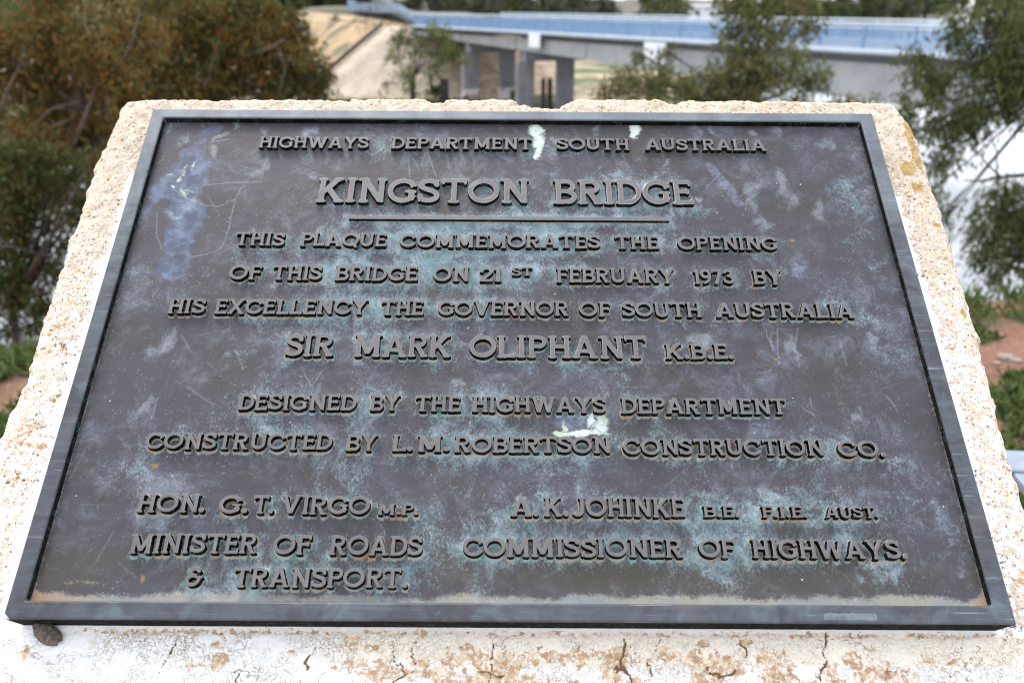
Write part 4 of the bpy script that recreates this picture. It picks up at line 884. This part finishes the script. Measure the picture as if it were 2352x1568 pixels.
def pier(s, zb, paint):
    cap = MB(); zt = gz_bot(s) - .01
    cap.box(b(s, BW / 2 - .9, zt - .42), (1.0, BW - 3.6, .84), **AX); po = cap.build('pier_cap', M_pier, br, bevel=.04)
    for c in (1.1, 4.7):
        k = MB(); k.box(b(s, c, (zt - .84 + zb) / 2), (.62, 1.45, zt - .84 - zb), **AX); o = k.build('column', M_pier, br, bevel=.08)
        if paint:
            q = MB(); q.box(b(s, c, -5.95), (.63, 1.46, 1.3), **AX); q.build('painted_band', M_graffiti, o)
for s, paint in ((11.0, True), (21.4, False), (43.0, False), (80.0, False)): pier(s, -8.4, paint)
m = MB(); m.box(b(-.9, BW / 2, -1.5), (1.0, BW - .6, 2.2), **AX); m.build('abutment_wall', M_pier, br)
for c0 in (.12, BW - .12):
    top, low, bars, posts = MB(), MB(), MB(), MB()
    top.box(b(BL / 2, c0, DECK_Z + 1.19), (BL, .16, .10), **AX)
    low.box(b(BL / 2, c0, DECK_Z + .10), (BL, .14, .16), **AX); low.box(b(BL / 2, c0, DECK_Z + 1.02), (BL, .06, .05), **AX)
    for s in np.arange(.5, BL, 2.6): posts.box(b(s, c0, DECK_Z + .58), (.10, .12, 1.14), **AX)
    for s in np.arange(.1, BL, .115): bars.box(b(s, c0, DECK_Z + .58), (.032, .05, .86), **AX)
    ro = low.build('railing', M_railtop, br); top.build('handrail', M_railtop, ro); posts.build('posts', M_rail, ro)['kind'] = 'stuff'
    o = bars.build('balusters', M_rail, ro); o['kind'] = 'stuff'
for s, ln, hh, zc, lab in ((39.9, 2.1, 1.1, -.98, 'larger white board fixed to the side of the bridge girder, nearer the plinth'), (25.0, 1.7, .98, -.80, 'smaller white board fixed to the bridge girder above the columns')):
    r = empty('white_board', bp(s, 0, zc), lab, 'board', 'white boards on the bridge side')
    q = MB(); q.box((0, 0, 0), (ln, .05, hh), **AX); q.build('board_face', M_white, r, bevel=.01)
    q = MB()
    for dx in (-.35, .35): q.box(BU * (dx * ln) + BN * .28 + Z * .25, (.08, .52, .08), **AX); q.build('bracket', M_rail, r); q = MB()

# old landing piles on the far shore
for px, top, Y, rad, lab in ((1020, 181, 70, .33, 'thick dark timber pile standing alone before the sandy embankment'), (1248, 180, 66, .17, 'thinner dark timber pile of the pair between the bridge columns'), (1263, 180, 66.6, .20, 'stouter dark timber pile of the pair between the bridge columns')):
    p = at(px, top, Y); q = MB()
    q.tube([(p.x, p.y, -8.3), (p.x + .03, p.y, -6), (p.x, p.y, p.z - .08), (p.x, p.y, p.z)], [rad * 1.06, rad * 1.03, rad, rad * .8], 12)
    tag(q.build('timber_pile', M_timber), lab, 'pile', 'old timber piles by the water')

# white house on the far side
h = at(1614, 40, 300); ho = empty('white_house', (h.x, h.y, -3.4), 'small white house among dark trees beyond the bridge', 'house')
q = MB(); q.box((0, 0, 2.1), (7.6, 6, 4.2)); q.build('walls', M_white, ho)
q = MB(); q.add([(-4.1, -3.4, 4.2), (4.1, -3.4, 4.2), (4.1, 3.4, 4.2), (-4.1, 3.4, 4.2), (-4.1, 0, 5.4), (4.1, 0, 5.4)], [(0, 1, 5, 4), (2, 3, 4, 5), (0, 4, 3), (1, 2, 5), (0, 3, 2, 1)]); q.build('roof', M_roof, ho)
for x in (-2.2, 2.2):
    q = MB(); q.box((x, -3.02, 2.3), (1.3, .08, 1.3)); q.build('window', M_glass, ho)

# slatted metal bench just beside the plinth
bo = empty('metal_bench', (1.94, 1.80, 0), 'blue grey slatted metal bench just beside the plinth', 'bench', rz=R(-6))
for k in range(4):
    q = MB(); q.box((0, -.19 + .13 * k, .45), (1.3, .118, .028)); q.build('seat_slat', M_alu, bo, bevel=.006)
for sx in (-.48, .48):
    q = MB(); q.box((sx, 0, .22), (.06, .36, .43)); q.box((sx, 0, -.01), (.10, .44, .05)); q.build('leg', M_alu, bo, bevel=.006)

# ------------------------------------------------------------------ trees
def leaf_cloud(clumps, origin, leaf, width, pal, seed, droop=.75, twig=11):
    """clumps: (centre, radius, leaves). Twigs scattered through each clump carry loose drooping leaves"""
    g = np.random.default_rng(seed); C = []; DIR = []; CO = []
    for c, r, n in clumps:
        nt = max(3, int(n / twig)); d = g.normal(size=(nt, 3)); d /= np.linalg.norm(d, axis=1, keepdims=True)
        ns = max(2, min(9, nt // 6)); sc_ = g.normal(size=(ns, 3)); sc_ = sc_ / np.linalg.norm(sc_, axis=1, keepdims=True) * g.uniform(.35, 1.0, (ns, 1)) * r
        pick = g.integers(0, ns, nt); stone_ = g.normal(0, .26, ns)
        p = d * (g.uniform(.12, 1, (nt, 1)) ** .5) * r * np.array([1, 1, .86]) + np.array(c)
        q_ = d * (g.uniform(.05, 1, (nt, 1)) ** .45) * r * .42 + sc_[pick] * np.array([1, 1, .86]) + np.array(c); p = np.where(g.uniform(0, 1, (nt, 1)) > .22, q_, p)
        tone = np.clip(g.normal(.46, .13, nt) + stone_[pick] + g.normal(0, .12), 0, 1)
        ld = g.normal(size=(nt, 3)) + d * .8 + np.array([0, 0, -.5]); ld /= np.linalg.norm(ld, axis=1, keepdims=True)
        for k in range(twig):
            q = p + ld * (k - twig / 2) * leaf * .30 + g.normal(size=(nt, 3)) * leaf * .30
            e = g.normal(size=(nt, 3)) * .75 + ld * .5 + np.array([0, 0, -droop]); e /= np.linalg.norm(e, axis=1, keepdims=True)
            C.append(q); DIR.append(e); CO.append(np.clip(tone + g.normal(0, .16, nt), 0, 1))
    C = np.concatenate(C); E = np.concatenate(DIR); T = np.concatenate(CO); n = len(C)
    s = np.cross(E, g.normal(size=(n, 3))); s /= np.linalg.norm(s, axis=1, keepdims=True)
    L = leaf * g.uniform(.7, 1.3, (n, 1)); Wd = width * g.uniform(.7, 1.2, (n, 1)); C = C - np.array(origin)
    V = np.stack([C, C + E * L * .45 + s * Wd * .5, C + E * L, C + E * L * .45 - s * Wd * .5], 1).reshape(-1, 3)
    F = np.arange(4 * n).reshape(n, 4)
    pal = np.array(pal); x = T * (len(pal) - 1); i = np.minimum(x.astype(int), len(pal) - 2); f = (x - i)[:, None]
    col = pal[i] * (1 - f) + pal[i + 1] * f
    col = np.concatenate([col, np.ones((n, 1))], 1).repeat(4, 0)
    return np_mesh('crown', V, F, False, cols={'leaf_colour': col})

def tree(name, label, base, clumps, leaf, width, pal, seed, group=None, bark=None, r0=.2, fork=None, extra=(), cat='tree', droop=.75):
    o = empty(name, base, label, cat, group); bs = Vector(base)
    link('crown', leaf_cloud(clumps, base, leaf, width, pal, seed, droop), [M_leaf], o)
    g = random.Random(seed); m = MB()
    fk = Vector(fork) - bs if fork is not None else Vector((0, 0, max(c[0][2] for c in clumps) - bs.z)) * .4
    m.tube([(0, 0, -.4), fk * .5 + Vector((g.uniform(-.1, .1), 0, 0)), fk], [r0 * 1.2, r0, r0 * .8], 9)
    for c, r, n in clumps:
        e = Vector(c) - bs; mid = fk.lerp(e, .55) + Vector((g.uniform(-.2, .2), g.uniform(-.2, .2), g.uniform(-.05, .3))) * (e - fk).length * .3
        m.tube([fk, mid, e, e + (e - mid) * .35], [r0 * .42, r0 * .24, r0 * .10, r0 * .03], 6)
        for k in range(3):
            d = Vector((g.uniform(-1, 1), g.uniform(-1, 1), g.uniform(-.7, .9))) * r * .85
            m.tube([mid.lerp(e, .6), e + d * .5, e + d], [r0 * .16, r0 * .09, r0 * .03], 5)
    for p in extra: m.tube([Vector(q) - bs for q in p[0]], p[1], 7)
    m.build('trunk', bark or M_bark, o, smooth=True)
    return o

def px_clumps(lst, Y, per, spread=.5, seed=1):
    g = random.Random(seed); out = []
    for x, y, r in lst:
        yy = Y + g.uniform(-1, 1) * spread * r * Y / 2000 * 1.6
        out.append((tuple(at(x, y, yy)), r * yy / 2000, per * (r / 80) ** 2))
    return out
OLIVE = [(.034, .048, .013), (.072, .088, .024), (.125, .137, .042), (.18, .178, .075)]
RUST = [(.024, .028, .009), (.085, .085, .024), (.165, .072, .016), (.215, .112, .028), (.125, .125, .036), (.25, .19, .09)]
DARK = [(.016, .024, .009), (.038, .053, .016), (.076, .094, .030), (.115, .13, .05)]
GREEN = [(.035, .050, .014), (.075, .095, .028), (.12, .14, .045), (.16, .17, .06)]
GREY = [(.035, .042, .026), (.070, .078, .050), (.11, .115, .075), (.15, .15, .10)]
def ground_z(x, y): return float(land_height(np.array([float(x)]), np.array([float(y)]))[0])

L1 = [(120, 70, 105), (20, 130, 90), (230, 40, 95), (40, 230, 95), (150, 200, 110), (250, 150, 90), (60, 330, 80), (180, 310, 80), (260, 260, 60), (290, 200, 60), (330, 90, 70), (110, 400, 55), (220, 380, 50), (50, 430, 60), (150, 450, 40), (0, 480, 50), (210, 300, 60), (-60, 60, 100), (-60, 250, 100)]
p = at(190, 420, 19)
tree('gum_tree', 'tall rust brown gum tree with pale limbs at the far left, before the water', (p.x, 19, ground_z(p.x, 19)), px_clumps(L1, 19, 1300, .6, 3), .17, .050, RUST, 11, 'gum trees on the river bank', r0=.17, fork=at(200, 260, 19), extra=[([at(170, 330, 17.9), at(225, 190, 17.9), at(215, 120, 17.9), at(190, 30, 18.0)], [.03, .03, .025, .015]), ([at(245, 260, 17.9), at(250, 190, 17.9), at(300, 100, 17.9), at(320, 30, 18.0)], [.03, .025, .02, .01]), ([at(0, 260, 17.9), at(20, 200, 17.8), at(45, 150, 17.9)], [.022, .02, .01]), ([at(60, 300, 17.9), at(120, 250, 17.8), at(190, 230, 17.9)], [.012, .02, .01])])
L2 = [(420, 60, 100), (520, 40, 90), (590, 110, 95), (480, 150, 95), (390, 190, 90), (560, 200, 80), (640, 70, 75), (670, 150, 75), (640, 210, 60), (710, 180, 42), (450, 240, 60), (340, 150, 70), (340, 250, 60), (700, 110, 40), (715, 205, 40), (735, 150, 24), (690, 60, 34), (560, 5, 70), (420, -20, 70)]
p = at(520, 330, 23)
tree('gum_tree', 'rust brown and olive gum tree beside the sandy cutting', (p.x, 23, ground_z(p.x, 23)), px_clumps(L2, 23, 1250, .6, 4), .19, .058, RUST[:2] + [(.10, .085, .022)] + RUST[2:4] + [(.115, .135, .038)], 12, 'gum trees on the river bank', r0=.2, fork=at(500, 220, 23), extra=[([at(470, 200, 21.6), at(500, 110, 21.6), at(510, 40, 21.7)], [.03, .025, .015]), ([at(560, 130, 21.7), at(620, 110, 21.6), at(655, 90, 21.7)], [.02, .02, .012]), ([at(640, 215, 21.7), at(655, 160, 21.6), at(640, 110, 21.7)], [.02, .018, .012])])
L3 = [(60, 340, 110), (160, 330, 100), (210, 240, 90), (-30, 400, 90), (100, 420, 80), (330, 180, 120), (160, 140, 130), (500, 110, 110), (30, 60, 120), (610, 60, 80), (90, 290, 90), (420, 60, 90), (230, 300, 70), (230, 30, 110)]
p = at(300, 330, 31)
tree('gum_tree', 'dark green tree behind the rust brown gums on the left', (p.x, 31, -7.2), px_clumps(L3, 31, 620, .6, 5), .27, .10, DARK[1:] + OLIVE[1:3], 13, 'gum trees on the river bank', r0=.24, fork=at(300, 260, 31))
L4 = [(30, 360, 50), (90, 340, 40), (150, 350, 36), (200, 380, 46), (170, 400, 34), (110, 500, 36), (60, 520, 40), (130, 640, 34), (215, 440, 26), (60, 440, 30), (20, 480, 55), (70, 400, 42), (140, 440, 32), (30, 590, 62), (100, 600, 48), (150, 560, 32), (40, 690, 62), (100, 690, 34), (10, 770, 45), (70, 745, 36), (-40, 540, 70), (-30, 680, 70), (185, 500, 24), (5, 400, 40)]
L4 += [(30, 430, 44), (100, 370, 36), (90, 460, 40), (180, 470, 30), (20, 640, 46), (150, 500, 30), (80, 560, 36)]
p = at(20, 800, 12)
tree('young_tree', 'dark green sparse tree with bright water showing through, low beside the plinth', (p.x, 12, ground_z(p.x, 12)), px_clumps(L4, 12, 1000, .6, 6), .12, .036, DARK[1:3] + [(.07, .075, .022), (.10, .062, .018), (.06, .09, .028)], 14, bark=M_darkbark, r0=.07, fork=at(30, 720, 12), extra=[([at(60, 640, 11.6), at(120, 540, 11.5), at(160, 460, 11.5), at(190, 400, 11.5)], [.035, .03, .02, .01]), ([at(170, 650, 11.6), at(120, 590, 11.5), at(0, 560, 11.5)], [.010, .012, .010])])

L5 = [(1700, 50, 60), (1690, 120, 62), (1790, 80, 52), (1800, 160, 72), (1720, 190, 80), (1870, 180, 45), (1860, 60, 34), (1640, 200, 70), (1560, 200, 62), (1490, 190, 58), (1425, 185, 42), (1395, 215, 34), (1480, 130, 26), (1540, 125, 22), (1760, 0, 40), (1840, 5, 40), (1700, 260, 80), (1560, 270, 70), (1840, 250, 60), (1670, -10, 36), (1450, 250, 60), (1930, 240, 34), (2010, 250, 36)]
p = at(1690, 330, 19)
tree('gum_tree', 'olive green gum tree in the middle, overlapping the bridge railing', (p.x, 19, ground_z(p.x, 19)), px_clumps(L5, 19, 1300, .6, 7), .15, .042, OLIVE[1:] + [(.17, .13, .06)], 15, 'gum trees on the river bank', r0=.12, fork=at(1690, 260, 19), extra=[([at(1600, 300, 18.6), at(1620, 200, 18.5), at(1655, 150, 18.5)], [.05, .035, .015])])
L6 = [(2210, 60, 46), (2280, 30, 62), (2340, 80, 62), (2250, 130, 52), (2310, 170, 58), (2120, 190, 48), (2090, 250, 40), (2180, 200, 46), (2200, 270, 52), (2270, 240, 56), (2340, 240, 40), (2120, 310, 42), (2160, 370, 40), (2140, 440, 32), (2190, 330, 32), (2180, 480, 24), (2160, 520, 20), (2105, 130, 26), (2380, 150, 80), (2390, 20, 80), (2230, 290, 36), (2250, 330, 16), (2340, 300, 14)]
base6 = (9.6, 12.5, ground_z(9.6, 12.5))
tree('gum_tree', 'large dark green gum with hanging leaf sprays beside the right end of the bridge', base6, px_clumps(L6, 11.5, 1250, .6, 8), .125, .026, DARK[1:] + OLIVE[1:3], 16, 'gum trees on the river bank', bark=M_darkbark, r0=.06, fork=at(2440, 180, 11.6), droop=1.1)
L7 = [(2300, 480, 52), (2345, 520, 60), (2260, 540, 48), (2310, 580, 52), (2350, 600, 48), (2250, 600, 30), (2290, 630, 26), (2340, 440, 34), (2400, 520, 90), (2280, 440, 22)]
tree('gum_tree', 'dark rounded low gum foliage before bright water, close above the grassy bank edge', (7.6, 10.6, ground_z(7.6, 10.6)), px_clumps(L7, 9.5, 1300, .6, 9), .11, .022, DARK[1:] + OLIVE[1:2], 17, 'gum trees on the river bank', bark=M_darkbark, r0=.045, fork=at(2420, 560, 9.6), droop=1.0,
     extra=[([at(2440, 395, 9.6), at(2352, 402, 9.5), at(2300, 408, 9.45), at(2250, 416, 9.4), at(2215, 414, 9.4)], [.03, .024, .02, .013, .006]), ([at(2300, 408, 9.45), at(2270, 380, 9.4), at(2230, 330, 9.4)], [.014, .010, .004]), ([at(2290, 408, 9.45), at(2290, 350, 9.5), at(2270, 300, 9.5)], [.010, .008, .004]), ([at(2440, 640, 9.6), at(2340, 615, 9.5), at(2270, 600, 9.4)], [.03, .02, .008])])

L8 = [(990, 80, 26), (950, 100, 20), (1030, 90, 22), (900, 125, 22), (950, 130, 24), (1000, 130, 26), (1055, 135, 20), (930, 170, 24), (985, 170, 22), (890, 200, 16), (940, 200, 22), (1030, 110, 22), (930, 60, 14), (1005, 55, 16)]
p = at(950, 226, 70)
tree('young_tree', 'sparse light green sapling standing in front of the pale sandy embankment', (p.x, 70, -6.6), px_clumps(L8, 70, 1300, .5, 10), .42, .15, GREEN[1:], 18, bark=M_darkbark, r0=.11, fork=at(952, 170, 70), extra=[([at(948, 228, 70), at(948, 190, 70)], [.22, .2]), ([at(1000, 226, 71), at(990, 190, 71), at(985, 150, 71)], [.12, .1, .05])])
for i, (x, y, r, Y, pl_, lab) in enumerate(((915, 92, 17, 85, GREEN[1:], 'light green bush at the top corner of the sandy embankment below the railing end'), (1040, 118, 20, 81, GREEN, 'green bush in the dark hollow under the bridge abutment'), (1000, 208, 15, 71, DARK[1:], 'low dark green bush at the foot of the green sapling and the lone timber pile'), (745, 178, 20, 78, RUST, 'small rust brown bush at the lower left foot of the sandy embankment'), (1190, 214, 14, 74, DARK, 'low dark bush between the feet of the bridge columns'))):
    p = at(x, y + r, Y); tree('bush', lab, (p.x, Y, p.z - .5), px_clumps([(x, y, r), (x - r * .8, y + 4, r * .7), (x + r * .8, y + 3, r * .7), (x + r * .3, y - r * .4, r * .6)], Y, 2600, .5, 50 + i), .36, .16, pl_, 70 + i, bark=M_darkbark, r0=.05, cat='bush')
L9 = [(870, 58, 22), (840, 55, 20), (900, 55, 18), (860, 35, 16), (885, 78, 20), (850, 75, 18)]
p = at(868, 96, 96)
tree('bare_shrub', 'dark purplish bare shrub on the slope below the approach road', (p.x, 96, p.z - .6), px_clumps(L9, 96, 900, .5, 21), .6, .10, [(.030, .024, .026), (.055, .045, .046), (.085, .07, .07)], 19, bark=M_darkbark, r0=.09, fork=at(868, 70, 96), cat='shrub', droop=-.3)
for i, (x, y, r, Y, lab) in enumerate(((772, 42, 9, 112, 'small round dark green bush at the top of the sandy cutting'), (811, 52, 9, 108, 'small dark green bush directly beside the purplish bare shrub'))):
    p = at(x, y + r, Y); tree('bush', lab, (p.x, Y, p.z - .5), px_clumps([(x, y, r), (x - 3, y + 4, r * .7), (x + 4, y + 3, r * .7)], Y, 3500, .5, 30 + i), .4, .2, DARK[1:], 40 + i, bark=M_darkbark, r0=.05, cat='bush')
L10 = [(30, 30, 60), (90, 20, 60), (-20, 70, 60), (60, 80, 50), (120, 60, 40)]
p = at(40, 160, 60); tree('gum_tree', 'very dark tree at the far left corner, behind all the rust brown foliage', (p.x, 66, -6.5), px_clumps(L10, 60, 420, .6, 33), .5, .2, DARK, 23, 'gum trees on the river bank', r0=.3)

# the wooded far bank: each tree a thing, copies of three crowns
protos = []
for k, (pal, sd) in enumerate(((GREY, 61), (DARK, 62), (OLIVE, 63))):
    g = random.Random(sd); cl = []
    for q in range(13):
        a = g.uniform(0, 6.28); rr = g.uniform(0, 3.0); cl.append(((rr * math.cos(a), rr * math.sin(a), g.uniform(2.6, 9.0)), g.uniform(1.1, 1.9), 85))
    tr = tree('bank_tree', 'grey green gum tree in the wood on the far bank', (0, 0, 0), cl, .75, .38, [tuple(c * .8 for c in w_) for w_ in pal], sd, 'trees of the far bank wood', bark=M_darkbark, r0=.26)
    protos.append(tr)
KINDLAB = ['grey green gum tree in the wood on the far bank', 'dark green gum tree in the wood on the far bank', 'olive gum tree in the wood on the far bank']
used = set(); g = random.Random(99)
def plant(k, x, y, z, sc):
    src = protos[k]
    if k in used:
        o = src.copy(); COL.objects.link(o)
        for ch in src.children:
            c = ch.copy(); COL.objects.link(c); c.parent = o
    else: o = src; used.add(k)
    o.location = (x, y, z); o.rotation_euler = (0, 0, g.uniform(0, 6.28)); o.scale = (sc, sc, sc * g.uniform(.85, 1.1)); o['label'] = KINDLAB[k]
for i in range(195):
    Y = g.uniform(130, 330); X = g.uniform(-30, 2130); p = at(X, 20, Y)
    if seg_dist(np.array([p.x]), np.array([p.y]), [tuple(bp(0, BW / 2)[:2]), tuple(bp(-170, BW / 2)[:2])])[0] < 11 or seg_dist(np.array([p.x]), np.array([p.y]), [tuple((q + w_ * 4)[:2]) for q, w_ in zip(PATH, SIDE)])[0] < 9 or (p.x < -12 and p.x > -52 and Y < 176): continue
    if not in_poly(np.array([p.x]), np.array([p.y]), FAR_SHORE)[0]: continue
    if seg_dist(np.array([p.x]), np.array([p.y]), [(0, 0), (h.x, h.y - 10)])[0] < 8.5 or (abs(p.x - h.x) < 7 and abs(p.y - h.y) < 9): continue
    plant(g.choice([0, 0, 1, 2, 0]), p.x, Y, ground_z(p.x, Y) - .2, g.uniform(.8, 1.35))
for i in range(22):
    X = 480 + i * 14 + g.uniform(-6, 6); Y = g.uniform(185, 240); p = at(X, 20, Y)
    plant(g.choice([0, 1, 1]), p.x, Y, min(ground_z(p.x, Y), -1.0) - .3, g.uniform(.9, 1.3))
line = [(15, 74), (26, 120), (120, 310), (440, 930), (1150, 1550)]
for (x0, y0), (x1, y1), stp, lo_, hi_ in ((line[1], line[2], 7, .75, 1.1), (line[2], line[3], 12, 1.1, 1.7), (line[3], line[4], 15, 2.2, 3.4)):
    l = math.hypot(x1 - x0, y1 - y0); nx_, ny_ = -(y1 - y0) / l, (x1 - x0) / l
    for k in range(int(l / stp)):
        f = (k + g.random()) * stp / l; of = g.uniform(3, 16); x = x0 + (x1 - x0) * f + nx_ * of; y = y0 + (y1 - y0) * f + ny_ * of
        if (abs(x - h.x) < 9 and abs(y - h.y) < 10) or abs(x / y - h.x / (h.y - 3)) < .022 and y < h.y + 5: continue
        if x / y > .56: break
        plant(g.choice([0, 1, 0, 2]), x, y, ground_z(x, y) - .3, g.uniform(lo_, hi_))

# ------------------------------------------------------------------ low weeds and grass on the bank
def tufts(name, n, box, leaf, wd, pal, seed, thr, up=1.0, scale=1.0, edge=False):
    q = np.random.default_rng(seed); x = q.uniform(box[0], box[1], n); y = q.uniform(box[2], box[3], n)
    keep = fbm(x * 1.7 * scale, y * 1.7 * scale, 3, seed) > thr
    if edge: e_ = y - (4.5 + .16 * np.clip(x, -6, 6)); keep &= (e_ > -.30) & (e_ < .45)
    else: keep &= (y > 20) | (y < 4.7 + .16 * x)
    x, y = x[keep], y[keep]; z = land_height(x, y)
    k = 9; n = len(x); P = np.stack([x, y, z], 1).repeat(k, 0) + q.normal(0, leaf * .28, (n * k, 3)) * np.array([1, 1, 0])
    E = q.normal(size=(n * k, 3)) * .7; E[:, 2] = np.abs(E[:, 2]) * .5 + up; E /= np.linalg.norm(E, axis=1, keepdims=True)
    s = np.cross(E, q.normal(size=(n * k, 3))); s /= np.linalg.norm(s, axis=1, keepdims=True)
    L = leaf * q.uniform(.5, 1.3, (n * k, 1)); Wd = wd * q.uniform(.7, 1.2, (n * k, 1))
    V = np.stack([P - E * .01, P + E * L * .5 + s * Wd / 2, P + E * L, P + E * L * .5 - s * Wd / 2], 1).reshape(-1, 3)
    T = q.uniform(0, 1, n).repeat(k) * .8 + q.uniform(0, .2, n * k); pal = np.array(pal); xx = T * (len(pal) - 1); i = np.minimum(xx.astype(int), len(pal) - 2); f = (xx - i)[:, None]
    col = np.concatenate([pal[i] * (1 - f) + pal[i + 1] * f, np.ones((n * k, 1))], 1).repeat(4, 0)
    o = link(name, np_mesh(name, V, np.arange(4 * n * k).reshape(-1, 4), False, cols={'leaf_colour': col}), [M_leaf]); tag(o, kind='stuff'); return o
WEED = [(.055, .085, .022), (.085, .125, .035), (.13, .165, .055), (.17, .19, .085)]
tag(tufts('weeds', 8500, (-5.5, 6.0, 1.2, 5.6), .07, .024, WEED, 301, .445, .5), 'low green weeds in patches on the red bank', 'weeds')
tag(tufts('weeds', 2600, (-3.4, -1.5, 2.4, 4.4), .075, .024, WEED, 305, .30, .6), 'low green weeds left of the plinth', 'weeds')
tag(tufts('weeds', 3000, (1.8, 3.8, 2.4, 5.0), .065, .022, WEED, 309, .47, .6), 'low green weeds right of the plinth', 'weeds')
tag(tufts('grass', 5200, (-6.5, 7.5, 3.0, 6.2), .13, .016, WEED, 302, .47, .9, 1.0, True), 'taller green grass along the edge of the bank', 'grass')
tag(tufts('reeds', 1500, (-26, -2, 66, 73), .9, .12, [(.05, .085, .025), (.09, .13, .04)], 303, .40, 1.2, .2), 'dark green grass strip at the foot of the embankment', 'reeds')
for i, (x, y, Y, r, lab) in enumerate(((2312, 800, 4.12, .034, 'pale flat stone on red soil among the weeds, largest of three'), (2338, 806, 4.08, .026, 'small pinkish stone on red soil next to the larger pale one'), (2294, 812, 4.05, .016, 'smallest pale pebble on red soil, close to the plinth edge'))):
    p = at(x, y, Y); V = []; F = []
    for a in range(9):
        for bq in range(12):
            th, ph = math.pi * a / 8, 2 * math.pi * bq / 12; rr = r * (1 + .35 * (float(noise2(np.array(a * .9 + i * 7), np.array(bq * .8), 5)) - .5))
            V.append((rr * math.sin(th) * math.cos(ph) * 1.3, rr * math.sin(th) * math.sin(ph), rr * .55 * math.cos(th)))
    for a in range(8):
        for bq in range(12): F.append((a * 12 + bq, (a + 1) * 12 + bq, (a + 1) * 12 + (bq + 1) % 12, a * 12 + (bq + 1) % 12))
    o = link('stone', np_mesh('stone', V, F, True), [M_rock]); o.location = (p.x, p.y, ground_z(p.x, p.y) + r * .3); tag(o, lab, 'stone', 'stones on the bank')
